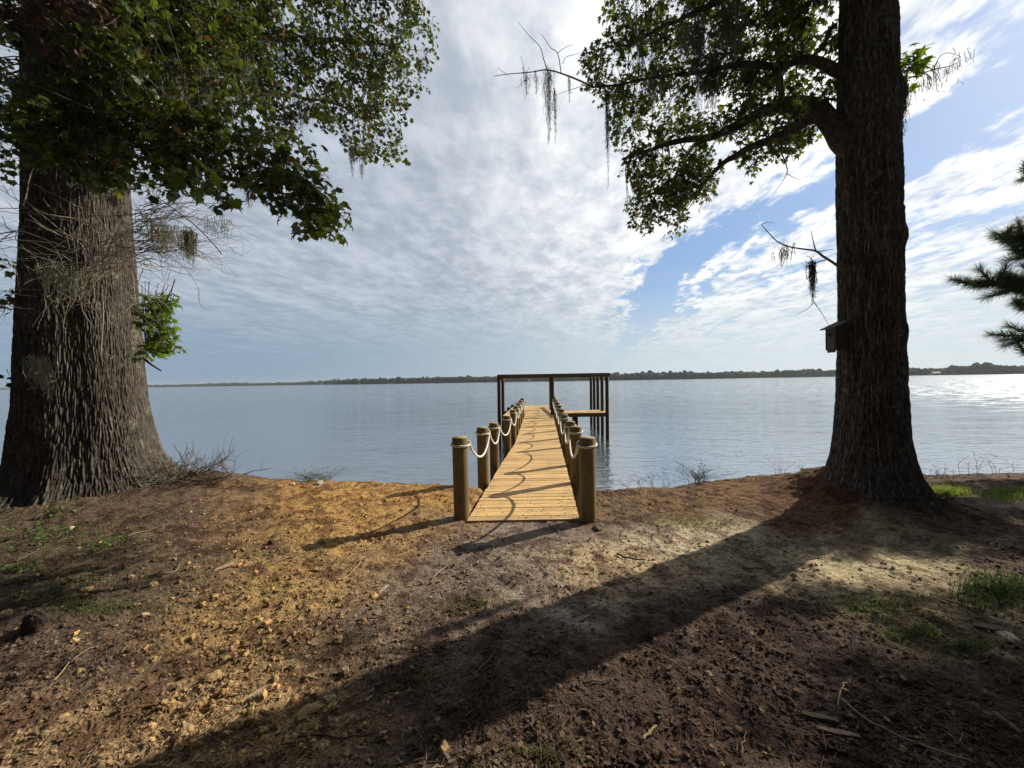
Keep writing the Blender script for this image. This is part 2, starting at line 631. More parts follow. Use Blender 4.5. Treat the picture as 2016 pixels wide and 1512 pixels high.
ZONES = [  # photo position, reach, colour, weight
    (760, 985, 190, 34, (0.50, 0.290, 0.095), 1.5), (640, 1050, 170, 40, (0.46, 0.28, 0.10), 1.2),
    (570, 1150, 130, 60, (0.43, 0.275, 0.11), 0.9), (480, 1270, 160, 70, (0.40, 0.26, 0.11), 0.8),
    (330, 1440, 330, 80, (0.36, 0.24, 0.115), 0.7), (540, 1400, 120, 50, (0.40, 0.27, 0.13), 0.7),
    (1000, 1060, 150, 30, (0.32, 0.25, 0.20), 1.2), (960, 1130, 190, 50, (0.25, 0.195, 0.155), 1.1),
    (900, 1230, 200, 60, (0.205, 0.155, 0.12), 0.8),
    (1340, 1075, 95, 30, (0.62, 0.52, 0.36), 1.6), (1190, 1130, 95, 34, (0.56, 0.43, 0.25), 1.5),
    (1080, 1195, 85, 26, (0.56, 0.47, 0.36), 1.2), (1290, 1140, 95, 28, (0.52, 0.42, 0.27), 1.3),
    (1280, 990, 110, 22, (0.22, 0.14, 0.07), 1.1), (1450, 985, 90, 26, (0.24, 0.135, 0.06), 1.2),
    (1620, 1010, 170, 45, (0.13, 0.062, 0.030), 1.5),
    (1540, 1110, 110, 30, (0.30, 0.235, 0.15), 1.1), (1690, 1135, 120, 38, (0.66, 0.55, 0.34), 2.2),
    (1800, 1190, 110, 40, (0.36, 0.29, 0.17), 1.4), (1960, 1260, 110, 60, (0.20, 0.165, 0.105), 1.2),  # clay right of the lit patch, colour lowered to stand in for shade
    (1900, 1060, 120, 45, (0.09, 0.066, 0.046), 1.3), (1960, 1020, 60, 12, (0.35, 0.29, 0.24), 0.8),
    (1450, 1330, 260, 110, (0.066, 0.043, 0.033), 1.4), (1200, 1420, 250, 80, (0.070, 0.045, 0.035), 1.2),  # lower right mulch: dark by itself, colour lowered further to stand in for shade
    (1750, 1400, 250, 110, (0.058, 0.042, 0.032), 1.4), (1350, 1470, 160, 50, (0.070, 0.037, 0.031), 0.9),  # same mulch, pine shade deepened in its colour
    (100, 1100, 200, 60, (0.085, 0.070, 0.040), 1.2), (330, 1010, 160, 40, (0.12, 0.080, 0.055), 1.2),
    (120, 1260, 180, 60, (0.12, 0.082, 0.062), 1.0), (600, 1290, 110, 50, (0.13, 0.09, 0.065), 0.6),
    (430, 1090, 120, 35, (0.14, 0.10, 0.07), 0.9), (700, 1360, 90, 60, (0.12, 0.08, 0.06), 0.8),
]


def ground_col(X, Y):
    X = np.asarray(X, float)
    Y = np.asarray(Y, float)
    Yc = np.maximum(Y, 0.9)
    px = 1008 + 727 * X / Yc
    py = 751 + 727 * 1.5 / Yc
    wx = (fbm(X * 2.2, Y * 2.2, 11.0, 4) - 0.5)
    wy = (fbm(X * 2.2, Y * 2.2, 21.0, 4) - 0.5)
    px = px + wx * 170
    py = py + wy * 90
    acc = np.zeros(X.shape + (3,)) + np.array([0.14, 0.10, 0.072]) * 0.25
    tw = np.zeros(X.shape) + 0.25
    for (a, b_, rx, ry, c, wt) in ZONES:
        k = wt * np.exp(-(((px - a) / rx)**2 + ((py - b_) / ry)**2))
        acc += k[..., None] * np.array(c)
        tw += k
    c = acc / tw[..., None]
    # mottling between humus and clay
    mot = fbm(X * 7, Y * 7, 31.0, 4, 0.6)
    hum = sstep(mot, 0.50, 0.62)[..., None]
    c = c * (1 - 0.52 * hum * np.array([0.9, 1.0, 0.95]))
    c = c * (0.85 + 0.3 * fbm(X * 25, Y * 25, 41.0, 2))[..., None]
    # drying cracks in the pale clay
    k = np.exp(-(((px - 1760) / 200)**2 + ((py - 1180) / 75)**2))
    cr = np.abs(fbm(X * 5 + 2, Y * 7, 51.0, 3) - 0.5)
    c = c * (1 - (0.7 * k * (1 - sstep(cr, 0.004, 0.018)))[..., None])
    wet = sstep(Y, np.interp(X, EX, EY) + 0.25, np.interp(X, EX, EY) + 0.8)
    c = c * (1 - 0.5 * wet[..., None])
    return c


def build_ground():
    xs = np.concatenate([np.linspace(-15, -8, 40, endpoint=False), np.linspace(-8, 8, 1180, endpoint=False), np.linspace(8, 15, 40)])
    ys = np.concatenate([np.linspace(-7, 1.1, 40, endpoint=False), np.linspace(1.1, 3.0, 210, endpoint=False), np.linspace(3.0, 6.2, 230, endpoint=False), np.linspace(6.2, 9, 24)])
    X, Y = np.meshgrid(xs, ys)
    Z = ground_z(X, Y)
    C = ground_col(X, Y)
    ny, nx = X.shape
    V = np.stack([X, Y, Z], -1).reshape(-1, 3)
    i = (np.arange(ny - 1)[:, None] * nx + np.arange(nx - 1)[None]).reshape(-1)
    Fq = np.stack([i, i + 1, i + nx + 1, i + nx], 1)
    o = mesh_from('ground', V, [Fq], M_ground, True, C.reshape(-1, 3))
    tag(o, 'bare bank of brown mulch, orange clay and pale sand', kind='structure')


build_ground()

exec_parts = []
# ------------------------------------------------------------------ ground litter (stuff)
ICO = None


def ico():
    t = (1 + 5**0.5) / 2
    V = np.array([[-1, t, 0], [1, t, 0], [-1, -t, 0], [1, -t, 0], [0, -1, t], [0, 1, t], [0, -1, -t], [0, 1, -t], [t, 0, -1], [t, 0, 1], [-t, 0, -1], [-t, 0, 1]], float)
    V /= np.linalg.norm(V[0])
    Fi = np.array([[0, 11, 5], [0, 5, 1], [0, 1, 7], [0, 7, 10], [0, 10, 11], [1, 5, 9], [5, 11, 4], [11, 10, 2], [10, 7, 6], [7, 1, 8], [3, 9, 4], [3, 4, 2], [3, 2, 6], [3, 6, 8], [3, 8, 9], [4, 9, 5], [2, 4, 11], [6, 2, 10], [8, 6, 7], [9, 8, 1]])
    return V, Fi


def subdiv(V, Fi):
    V = list(map(tuple, V))
    mid = {}

    def md(a, b_):
        k = (min(a, b_), max(a, b_))
        if k not in mid:
            c = (np.array(V[a]) + np.array(V[b_])) / 2
            c /= np.linalg.norm(c)
            V.append(tuple(c))
            mid[k] = len(V) - 1
        return mid[k]
    out = []
    for a, b_, c in Fi:
        ab, bc, ca_ = md(a, b_), md(b_, c), md(c, a)
        out += [[a, ab, ca_], [b_, bc, ab], [c, ca_, bc], [ab, bc, ca_]]
    return np.array(V), np.array(out)


IV, IF = ico()
IV2, IF2 = subdiv(IV, IF)
IV3, IF3 = subdiv(IV2, IF2)
IV4, IF4 = subdiv(IV3, IF3)


def ground_samples(n, ymin=1.15, ymax=6.0, lim=1.5, power=1.0):
    """points on the bank, as dense as they look from where a person stands"""
    out = []
    tot = 0
    while tot < n:
        k = n * 2
        inv = rng.uniform(1 / ymax**power, 1 / ymin**power, k)
        Y = (1 / inv)**(1 / power)
        X = rng.uniform(-lim, lim, k) * Y
        ok = (Y < np.interp(X, EX, EY) + 0.12) & (np.hypot(X - TL[0], Y - TL[1]) > 0.85) & (np.hypot(X - TR[0], Y - TR[1]) > 0.42)
        ondeck = (Y > 3.92) & (np.abs(X - 0.13 - 0.09 * (Y - 4)) < 0.66)
        ok &= ~ondeck
        out.append(np.stack([X[ok], Y[ok]], 1))
        tot += ok.sum()
    return np.vstack(out)[:n]


def rand_axes(n, tilt):
    yaw = rng.uniform(0, 2 * np.pi, n)
    tl = rng.normal(0, tilt, n)
    rl = rng.normal(0, tilt * 1.5, n)
    a = np.stack([np.cos(yaw) * np.cos(tl), np.sin(yaw) * np.cos(tl), np.sin(tl)], 1)
    s = unit(np.cross(np.array([0, 0, 1.0]), a))
    s = unit(s * np.cos(rl)[:, None] + np.cross(a, s) * np.sin(rl)[:, None])
    c = np.cross(a, s)
    return a, s, c


def crumbs(n, smin, smax, power, nm, label):
    xy = ground_samples(n, power=power)
    dens = fbm(xy[:, 0] * 2.5, xy[:, 1] * 2.5, 61.0, 3)
    xy = xy[dens > rng.uniform(0.30, 0.62, len(xy))]
    n = len(xy)
    s = smin * (smax / smin)**(rng.random(n)**2.2)
    a, b_, c = rand_axes(n, 0.5)
    z = ground_z(xy[:, 0], xy[:, 1])
    pos = np.column_stack([xy, z + s * 0.15])
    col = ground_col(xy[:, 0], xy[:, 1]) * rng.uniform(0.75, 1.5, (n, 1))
    V = IV * (1 + rng.uniform(-0.25, 0.25, (12, 1)))
    V, Fx, C = scatter(V, IF, pos, a * (s * rng.uniform(0.8, 1.4, n))[:, None], b_ * (s * rng.uniform(0.6, 1.1, n))[:, None], c * (s * rng.uniform(0.4, 0.8, n))[:, None], col)
    V = V + 0.25 * np.repeat(s, 12)[:, None] * (rng.random(V.shape) - 0.5)
    o = mesh_from(nm, V, [Fx], M_crumb, False, C)
    tag(o, label, kind='stuff')


crumbs(42000, 0.0028, 0.017, 1.25, 'soil_crumbs', 'loose crumbs of brown and orange soil over the bank')

def clods(n, nm, label):
    px = np.concatenate([rng.normal(470, 170, n), rng.normal(760, 110, n // 2)])
    py = np.concatenate([rng.uniform(1000, 1512, n), rng.uniform(960, 1080, n // 2)])
    Y = 727 * CAMZ / (py - (750 - 0.0167 * (px - 1008)))
    X = (px - 1008) / 727 * Y
    pat = fbm(X * 2.2, Y * 2.2, 91.0, 3)
    ok = (Y < np.interp(X, EX, EY)) & (pat > rng.uniform(0.35, 0.6, len(X))) & ~((Y > 3.9) & (X > -0.75))
    X, Y = X[ok], Y[ok]
    n = len(X)
    s = 0.005 * (0.024 / 0.005)**(rng.random(n)**2.2)
    a, b_, c = rand_axes(n, 0.5)
    pos = np.column_stack([X, Y, ground_z(X, Y) + s * 0.2])
    col = np.array([0.42, 0.275, 0.125]) * rng.uniform(0.55, 1.25, (n, 1)) * (1 + rng.uniform(-0.08, 0.08, (n, 3)))
    V, Fx, C = scatter(IV2, IF2, pos, a * (s * rng.uniform(0.8, 1.3, n))[:, None], b_ * (s * rng.uniform(0.6, 1.1, n))[:, None], c * (s * rng.uniform(0.4, 0.8, n))[:, None], col)
    V = V + 0.42 * np.repeat(s, len(IV2))[:, None] * (rng.random(V.shape) - 0.5)
    tag(mesh_from(nm, V, [Fx], M_crumb, False, C), label, kind='stuff')


clods(1500, 'clay_clods', 'broken clods of orange clay on the left half of the bank')

CHIP = np.array([[-1, -1, -1], [1, -0.7, -1], [1, 0.8, -1], [-1, 1, -1], [-0.95, -0.9, 1], [1.05, -0.6, 1], [0.9, 0.7, 1], [-1, 0.95, 1]], float)
CHIPF = np.array([[0, 3, 2, 1], [4, 5, 6, 7], [0, 1, 5, 4], [1, 2, 6, 5], [2, 3, 7, 6], [3, 0, 4, 7]])
PAL = np.array([[0.30, 0.22, 0.14], [0.18, 0.12, 0.08], [0.10, 0.065, 0.045], [0.24, 0.20, 0.16], [0.14, 0.08, 0.055], [0.36, 0.28, 0.19]])


def chips(n, lmin, lmax, aspect, power, nm, label, tilt=0.22, bright=1.0, nz=71.0):
    xy = ground_samples(n, power=power)
    clay = np.exp(-(((xy[:, 0] + 1.9) / 0.9)**2 + ((xy[:, 1] - 4.7) / 0.6)**2))
    dens = fbm(xy[:, 0] * 1.7, xy[:, 1] * 1.7, nz, 3) - 0.25 * clay
    pale = np.exp(-(((xy[:, 0] - 2.7) / 0.8)**2 + ((xy[:, 1] - 2.75) / 0.35)**2))
    xy = xy[(dens - 0.4 * pale) > rng.uniform(0.25, 0.55, len(xy))]
    n = len(xy)
    L = lmin * (lmax / lmin)**(rng.random(n)**1.8)
    a, b_, c = rand_axes(n, tilt)
    z = ground_z(xy[:, 0], xy[:, 1])
    wd = L * rng.uniform(*aspect, n)
    th = np.minimum(wd * 0.35, 0.004)
    pos = np.column_stack([xy, z + th + 0.002 + L * 0.06])
    base = PAL[rng.integers(0, len(PAL), n)] * rng.uniform(0.6, 1.25, (n, 1)) * bright
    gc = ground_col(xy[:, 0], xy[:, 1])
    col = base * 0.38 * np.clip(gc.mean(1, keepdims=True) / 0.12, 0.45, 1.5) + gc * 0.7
    V, Fx, C = scatter(CHIP, CHIPF, pos, a * (L / 2)[:, None], b_ * (wd / 2)[:, None], c * (th / 2)[:, None], col)
    o = mesh_from(nm, V, [Fx], M_chip, False, C)
    tag(o, label, kind='stuff')


chips(24000, 0.006, 0.036, (0.12, 0.42), 1.3, 'wood_chips', 'small wood chips and bark mulch strewn over the bank')
chips(16000, 0.02, 0.12, (0.015, 0.035), 1.25, 'pine_straw', 'dry pine needles and fine straw strewn over the bank', 0.12, 1.1, 81.0)

# ------------------------------------------------------------------ far shore
SHX = [-400, 0, 40, 285, 450, 600, 700, 850, 1000, 1200, 1350, 1500, 1570, 1640, 1750, 1900, 2016, 2500]
SHD = [3600, 3300, 3000, 2700, 2300, 2050, 1250, 1200, 1130, 980, 960, 1050, 980, 1020, 860, 790, 740, 650]


def shore():
    land = MB()
    pxs = np.arange(-400, 2520, 20)
    prev = None
    for px in pxs:
        Yd = np.interp(px, SHX, SHD) * (1 + 0.03 * (vnoise(px * 0.013, 0.5) - 0.5))
        X = (px - 1008) / 727 * Yd
        dirv = unit(np.array([X, Yd]))
        a = np.array([X, Yd])
        bk = a + dirv * 900
        cur = (np.array([*a, WZ - 0.5]), np.array([*(a + dirv * 6), WZ + 1.2]), np.array([*bk, WZ + 3.0]))
        if prev:
            V = [prev[0], cur[0], cur[1], prev[1], cur[2], prev[2]]
            land.raw(V, F4=[[0, 1, 2, 3], [3, 2, 4, 5]], col=(0.05, 0.055, 0.035))
        prev = cur
    Ml = mat_attr('far_bank', 0.95, 0.1, 0.05, 0.3, 0, 0.01)
    o = land.build('far_shore', Ml)
    tag(o, 'low marshy far bank beneath the distant tree line', kind='structure')
    # trees
    n = 4600
    px = rng.uniform(-380, 2500, n)
    Yd = np.interp(px, SHX, SHD)
    row = rng.random(n)**1.5
    Yd = Yd * (1 + 0.002) + 6 + row * 130
    X = (px - 1008) / 727 * Yd
    hh = 10 + 7 * fbm(px * 0.018, px * 0, 2.0, 3) * 1.4 + rng.normal(0, 1.0, n)
    hh = hh * np.where(rng.random(n) < 0.03, 1.3, 1.0)
    hh = hh * (0.98 + 0.02 * sstep(px, 600, 760)) * (1 + 0.12 * sstep(px, 1700, 2000))
    hh += row * 2.0
    ww = rng.uniform(5, 10, n) * np.clip(Yd / 1300, 1, 2)
    pos = np.stack([X, Yd, np.full(n, WZ + 1.0) + hh * 0.52], 1)
    az_ = np.zeros((n, 3)); az_[:, 2] = hh * 0.52
    yaw = rng.uniform(0, 6.28, n)
    ax = np.stack([np.cos(yaw), np.sin(yaw), 0 * yaw], 1) * ww[:, None]
    ay = np.stack([-np.sin(yaw), np.cos(yaw), 0 * yaw], 1) * ww[:, None]
    col = np.array([0.050, 0.065, 0.028]) * rng.uniform(0.6, 1.6, (n, 1)) * (1 + rng.uniform(-0.15, 0.25, (n, 3)))
    V, Fx, C = scatter(IV2, IF2, pos, ax, ay, az_, col)
    V += (rng.random(V.shape) - 0.5) * np.array([2.6, 2.6, 2.2])
    Mf = mat_attr('far_foliage', 0.95, 0.05, 0.6, 0.6, 0.8, 1.0)
    o = mesh_from('far_woodland', V, [Fx], Mf, False, C)
    tag(o, 'distant tree line along the far shore of the lake', kind='stuff')


shore()


def far_house(px, w_, d_, h_, wallc, label, dy=-4):
    Yd = np.interp(px, SHX, SHD) + dy
    X = (px - 1008) / 727 * Yd
    e = empty('house', (X, Yd, WZ + 0.5), label, 'house', 'houses on the far shore')
    a = MB()
    a.box((X - w_ / 2, Yd - d_ / 2, WZ + 0.3), (X + w_ / 2, Yd + d_ / 2, WZ + 0.5 + h_), col=wallc)
    a.build('wall', M_housew, e)
    r = MB()
    z1, z2 = WZ + 0.5 + h_ + 0.02, WZ + 0.5 + h_ * 1.6
    x0, x1, y0, y1 = X - w_ / 2 - .4, X + w_ / 2 + .4, Yd - d_ / 2 - .4, Yd + d_ / 2 + .4
    V = [[x0, y0, z1], [x1, y0, z1], [x1, y1, z1], [x0, y1, z1], [x0, Yd, z2], [x1, Yd, z2]]
    r.raw(V, F3=[[0, 4, 3], [1, 2, 5]], F4=[[0, 1, 5, 4], [3, 4, 5, 2], [0, 3, 2, 1]], col=(0.16, 0.16, 0.17))
    r.build('roof', M_housew, e)
    for i in range(3):
        g_ = MB()
        gx = X - w_ / 2 + w_ * (i + 0.5) / 3
        g_.box((gx - w_ * 0.07, Yd - d_ / 2 - 0.06, WZ + 0.5 + h_ * 0.35), (gx + w_ * 0.07, Yd - d_ / 2 - 0.003, WZ + 0.5 + h_ * 0.75), col=(0.04, 0.05, 0.06))
        g_.build('window', M_housew, e)


M_housew = mat_attr('painted_siding', 0.7, 0.2, 0.3, 0.08, 0, 0.01)
far_house(633, 14, 9, 6.0, (0.40, 0.40, 0.39), 'white house by the water far left of the dock on the opposite shore')
far_house(648, 9, 8, 6.5, (0.34, 0.35, 0.35), 'taller pale house right beside the far left white house on the opposite shore')
far_house(672, 17, 8, 3.6, (0.38, 0.38, 0.37), 'long low white house on the opposite shore left of the dock')
far_house(1043, 13, 8, 3.8, (0.45, 0.45, 0.44), 'small white house on the far shore seen through the timber frame')
far_house(1842, 18, 9, 4.5, (0.33, 0.34, 0.35), 'low pale house on the far shore just right of the birdhouse tree')

# ------------------------------------------------------------------ dock
DK_Y = [3.93, 7.0, 9.7, 24.3]
DK_L = [-0.504, -0.22, 0.053, 1.03]
DK_R = [0.700, 0.985, 1.230, 2.53]
DK_Z = [0.015, -0.06, -0.14, -0.14]
dl = lambda y: float(np.interp(y, DK_Y, DK_L))
dr = lambda y: float(np.interp(y, DK_Y, DK_R))
dzf = lambda y: float(np.interp(y, DK_Y, DK_Z))

dock = empty('dock', (0.1, 3.95, 0.0), 'long new yellow plank dock with rope strung posts running out over the lake', 'dock')
mb = MB()
y = 3.93
pitch_ = 0.142
while y < 24.3:
    y0_, y1_ = y, y + pitch_ - 0.012 - 0.004 * random.random()
    jl, jr = random.uniform(-.006, .006), random.uniform(-.006, .006)
    c = np.array([1, 1, 1]) * random.choice((0.80, 0.92, 0.97, 1.0, 1.04, 1.1)) * random.uniform(0.95, 1.05) * np.array([1, random.uniform(.97, 1.02), random.uniform(.90, 1.04)])
    za, zb = dzf(y0_) + random.uniform(-.002, .002), dzf(y1_) + random.uniform(-.002, .002)
    t_ = 0.034
    V = [[dl(y0_) + jl, y0_, za - t_], [dr(y0_) + jr, y0_, za - t_], [dr(y1_) + jr, y1_, zb - t_], [dl(y1_) + jl, y1_, zb - t_],
         [dl(y0_) + jl, y0_, za], [dr(y0_) + jr, y0_, za], [dr(y1_) + jr, y1_, zb], [dl(y1_) + jl, y1_, zb]]
    mb.hexa(V, c)
    y += pitch_
mb.build('decking', M_deck, dock)
# screws
mb = MB()
y = 3.93
while y < 9:
    for xx_ in (dl(y) + 0.06, dl(y) + 0.09, (dl(y) + dr(y)) / 2, dr(y) - 0.09, dr(y) - 0.06):
        for q_ in (0.035, 0.10):
            a = np.arange(5) * 2 * np.pi / 5
            z_ = dzf(y + q_) + 0.0035
            V = np.stack([xx_ + 0.0045 * np.cos(a), y + q_ + 0.0045 * np.sin(a), np.full(5, z_)], 1)
            mb.raw(np.vstack([V, [xx_, y + q_, z_]]), F3=[[5, i, (i + 1) % 5] for i in range(5)], col=(0.25, 0.22, 0.17))
    y += pitch_
tag(mb.build('screw_heads', M_frame, dock), kind='stuff')
ysx = np.linspace(3.99, 24.25, 40)
for off in (0.10, None, -0.10):
    mb = MB()
    for i in range(len(ysx) - 1):
        ya, yb = ysx[i], ysx[i + 1]
        f = (lambda t: dl(t) + 0.06) if off == 0.10 else ((lambda t: dr(t) - 0.06) if off == -0.10 else (lambda t: (dl(t) + dr(t)) / 2))
        xa, xb, za, zb = f(ya), f(yb), dzf(ya) - 0.042, dzf(yb) - 0.042
        w2 = 0.022
        mb.hexa([[xa - w2, ya, za - .22], [xa + w2, ya, za - .22], [xb + w2, yb, zb - .22], [xb - w2, yb, zb - .22], [xa - w2, ya, za], [xa + w2, ya, za], [xb + w2, yb, zb], [xb - w2, yb, zb]], (1.6, 1.6, 1.5))
    mb.build('stringer', M_frame, dock)

LP = [(4.08, 0.89), (5.5, 0.815), (6.69, 0.745), (8.76, 0.675), (10.5, 0.68), (12.0, 0.68), (13.6, 0.68), (15.4, 0.68), (17.2, 0.68)]
RP = [(3.94, 0.885), (5.48, 0.81), (6.72, 0.745), (8.85, 0.675), (10.4, 0.68), (12.0, 0.68), (13.6, 0.68), (15.4, 0.68), (17.1, 0.68), (19.0, 0.68), (20.8, 0.68), (22.5, 0.68)]
PR = 0.086


def post(cx, cy, top, botz):
    mb = MB()
    k = 28
    zs = np.concatenate([[botz], np.linspace(botz + 0.1, top - 0.09, 26), [top - 0.012, top]])
    th = np.arange(k) * 2 * np.pi / k
    sd = random.random() * 50
    lean = np.array([random.uniform(-.008, .008), random.uniform(-.006, .006)])
    V = []
    for z_ in zs:
        r = PR * (1 + 0.035 * (vnoise(np.cos(th) * 1.5 + sd, np.sin(th) * 1.5, z_ * 1.2) - 0.5))
        if z_ == top:
            r = r * 0.93
        V.append(np.stack([cx + lean[0] * z_ + r * np.cos(th), cy + lean[1] * z_ + r * np.sin(th), np.full(k, z_)], 1))
    V = np.vstack(V + [np.array([[cx + lean[0] * top, cy + lean[1] * top, top + 0.004]])])
    n_ = len(zs)
    i = np.arange(n_ - 1)[:, None] * k
    j = np.arange(k)[None]
    F4 = np.stack([i + j, i + (j + 1) % k, i + k + (j + 1) % k, i + k + j], -1).reshape(-1, 4)
    b0 = (n_ - 1) * k
    F3 = [[b0 + a, b0 + (a + 1) % k, n_ * k] for a in range(k)]
    c = np.array([1, 1, 1.0]) * random.uniform(0.85, 1.15)
    Cc = np.tile(c, (len(V), 1))
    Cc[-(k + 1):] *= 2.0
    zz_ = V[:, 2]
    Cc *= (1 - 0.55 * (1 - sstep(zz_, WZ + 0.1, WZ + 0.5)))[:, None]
    mb.raw(V, F3, F4, Cc)
    return mb.build('post', M_post, dock, True)


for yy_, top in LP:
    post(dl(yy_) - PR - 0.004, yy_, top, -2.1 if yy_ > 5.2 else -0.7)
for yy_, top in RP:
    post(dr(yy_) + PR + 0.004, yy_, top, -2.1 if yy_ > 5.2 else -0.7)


def rope_side(posts, side, label):
    """one rope per side: a turn round every post and a slack bight to the next"""
    pts = []
    rr = PR + 0.0135
    fx = (lambda yq: dl(yq) - PR - 0.004) if side < 0 else (lambda yq: dr(yq) + PR + 0.004)
    sg = -side   # inner face direction (+x on the left row)
    for i, (yq, top) in enumerate(posts):
        cx, cz = fx(yq), top - 0.085
        a0 = math.pi / 2 + (0.25 if i == 0 else 0)
        # loop: start on inner face, go round the camera side and back to the inner face
        for t in np.linspace(0, 1, 22):
            ang = (0.0 - 2 * math.pi * t)
            ex = sg * math.cos(ang) * rr
            ey = math.sin(ang) * rr
            pts.append([cx + ex, yq + ey, cz - 0.012 * math.sin(t * 2 * math.pi) + 0.01 * t + (0.014 * t)])
        if i + 1 < len(posts):
            y2, t2 = posts[i + 1]
            c2, z2 = fx(y2), t2 - 0.085
            sag = min(0.24, 0.17 + 0.035 * (y2 - yq)) * random.uniform(0.94, 1.08)
            n_ = 26
            for t in np.linspace(0.06, 0.94, n_):
                pts.append([cx + sg * rr + (c2 - cx) * t + sg * 0.015 * math.sin(math.pi * t), yq + (y2 - yq) * t, cz + (z2 - cz) * t - sag * (1 - (2 * t - 1)**2)**0.9])
    pts = np.array(pts)
    # even resample
    L = np.concatenate([[0], np.cumsum(np.linalg.norm(np.diff(pts, axis=0), axis=1))])
    s = np.arange(0, L[-1], 0.012)
    pr = np.stack([np.interp(s, L, pts[:, k]) for k in range(3)], 1)
    ker = np.array([1, 2, 3, 2, 1.]) / 9
    for k in range(3):
        pr[2:-2, k] = np.convolve(pr[:, k], ker, 'valid')
    mb = MB()
    mb.tube(pr, 0.0125, 9, col=(0.72, 0.69, 0.62), lobes=3, lobe_amp=0.20, twist=42.0)
    o = mb.build('rope', M_rope, None, True)
    tag(o, label, 'rope')


rope_side(LP, -1, 'white twisted rope sagging from post to post along the left side of the dock')
rope_side(RP, 1, 'white twisted rope sagging from post to post along the right side of the dock')


def platform(xa, xb, ya, yb, z, skew=0.09, along=False):
    mb = MB()
    t_ = 0.036
    if along:
        yy_ = ya
        while yy_ < yb:
            c = np.ones(3) * random.uniform(0.86, 1.1)
            o1, o2 = skew * (yy_ - ya), skew * (yy_ + 0.134 - ya)
            mb.hexa([[xa + o1, yy_, z - t_], [xb + o1, yy_, z - t_], [xb + o2, yy_ + .134, z - t_], [xa + o2, yy_ + .134, z - t_], [xa + o1, yy_, z], [xb + o1, yy_, z], [xb + o2, yy_ + .134, z], [xa + o2, yy_ + .134, z]], c)
            yy_ += 0.142
    else:
        x_ = xa
        while x_ < xb:
            c = np.ones(3) * random.uniform(0.86, 1.1)
            o1, o2 = 0, skew * (yb - ya)
            mb.hexa([[x_ + o1, ya, z - t_], [x_ + .134, ya, z - t_], [x_ + .134 + o2, yb, z - t_], [x_ + o2, yb, z - t_], [x_, ya, z], [x_ + .134, ya, z], [x_ + .134 + o2, yb, z], [x_ + o2, yb, z]], c)
            x_ += 0.142
    p_ = mb.build('side_platform', M_deck, dock)
    f = MB()
    o2 = skew * (yb - ya)
    zt = z - t_ - 0.004
    f.box((xa, ya - 0.03, z - 0.19), (xb, ya - 0.003, z - 0.006), (1.7, 1.5, 1.2))
    f.hexa([[xa - .03, ya, zt - .18], [xa, ya, zt - .18], [xa + o2, yb, zt - .18], [xa + o2 - .03, yb, zt - .18], [xa - .03, ya, zt], [xa, ya, zt], [xa + o2, yb, zt], [xa + o2 - .03, yb, zt]], (1.2, 1.2, 1.1))
    f.hexa([[xb, ya, zt - .18], [xb + .03, ya, zt - .18], [xb + o2 + .03, yb, zt - .18], [xb + o2, yb, zt - .18], [xb, ya, zt], [xb + .03, ya, zt], [xb + o2 + .03, yb, zt], [xb + o2, yb, zt]], (1.2, 1.2, 1.1))
    fo = f.build('fascia', M_frame, p_)
    fo.matrix_parent_inverse = Matrix.Identity(4)
    return p_


def fixpar(o, parent):
    """child geometry is in world coordinates"""
    w_ = Matrix.Translation(parent.location) if parent.parent is None else parent.matrix_parent_inverse.inverted()
    o.matrix_parent_inverse = Matrix.Translation(-parent.location)


PZ = -0.135
platform(-0.46, 0.50, 17.45, 24.1, PZ, 0.085, True)
platform(2.03, 4.60, 18.2, 19.9, PZ, 0.09, False)
# deck supports standing in the water
for (sx, sy) in ((3.15, 18.45), (3.3, 19.7), (-0.40, 18.9), (-0.2, 21.5), (0.02, 23.8)):
    mb = MB()
    mb.tube([[sx, sy, -2.2], [sx, sy, -1.0], [sx, sy, PZ + (0.0 if sx > 1 else 0.10) - (0.045 if sx > 1 else 0)]], [0.12, 0.12, 0.115], 16, col=(0.6, 0.6, 0.6))
    mb.build('piling', M_frame, dock, True)

frame = empty('boat_slip_frame', (2.0, 17.6, WZ), 'dark timber frame of tall pilings under one long top beam at the dock end', 'timber frame')


def piling(x, y_, top, r=0.085, c=1.0):
    mb = MB()
    n_ = 14
    zs = np.linspace(-2.4, top, n_)
    mb.tube(np.stack([np.full(n_, x) + 0.004 * (zs - top), np.full(n_, y_), zs], 1), r, 14, col=(0.85 * c, 0.85 * c, 0.9 * c))
    mb.build('piling', M_frame, frame, True)


BT = 1.64
FY = 17.62
for k in range(5):
    piling(P(1195.5, 800, FY)[0] + 0.09 * 1.54 * k, FY + 1.54 * k, BT)
for k in range(2):
    piling(P(983, 800, FY)[0] + 0.09 * 1.6 * k, FY + 1.6 * k, BT)
for k in range(2):
    piling(P(1088.0, 800, FY)[0] + 0.25 * k, FY + 0.02 + 3.1 * k, BT, 0.088)
mb = MB()
xl_, xr_ = P(979, 743, FY)[0], P(1199, 740, FY)[0]
mb.box((xl_, FY - 0.16, BT - 0.015), (xr_, FY - 0.095, BT + 0.165), (1.7, 1.55, 1.25))
mb.box((xl_ + 0.02, FY - 0.093, BT + 0.13), (xr_ - 0.02, FY + 0.12, BT + 0.172), (1.7, 1.55, 1.25))
mb.build('top_beam', M_frame, frame)
mb = MB()
mb.box((xr_ - 0.20, FY + 0.121, BT + 0.0), (xr_ - 0.14, FY + 6.4, BT + 0.14), (1, 1, 1))
R_ = mb.build('side_beam', M_frame, frame)
mb = MB()
mb.box((xl_ + 0.10, FY + 0.121, BT + 0.0), (xl_ + 0.16, FY + 1.8, BT + 0.14), (1, 1, 1))
R_ = mb.build('side_beam', M_frame, frame)


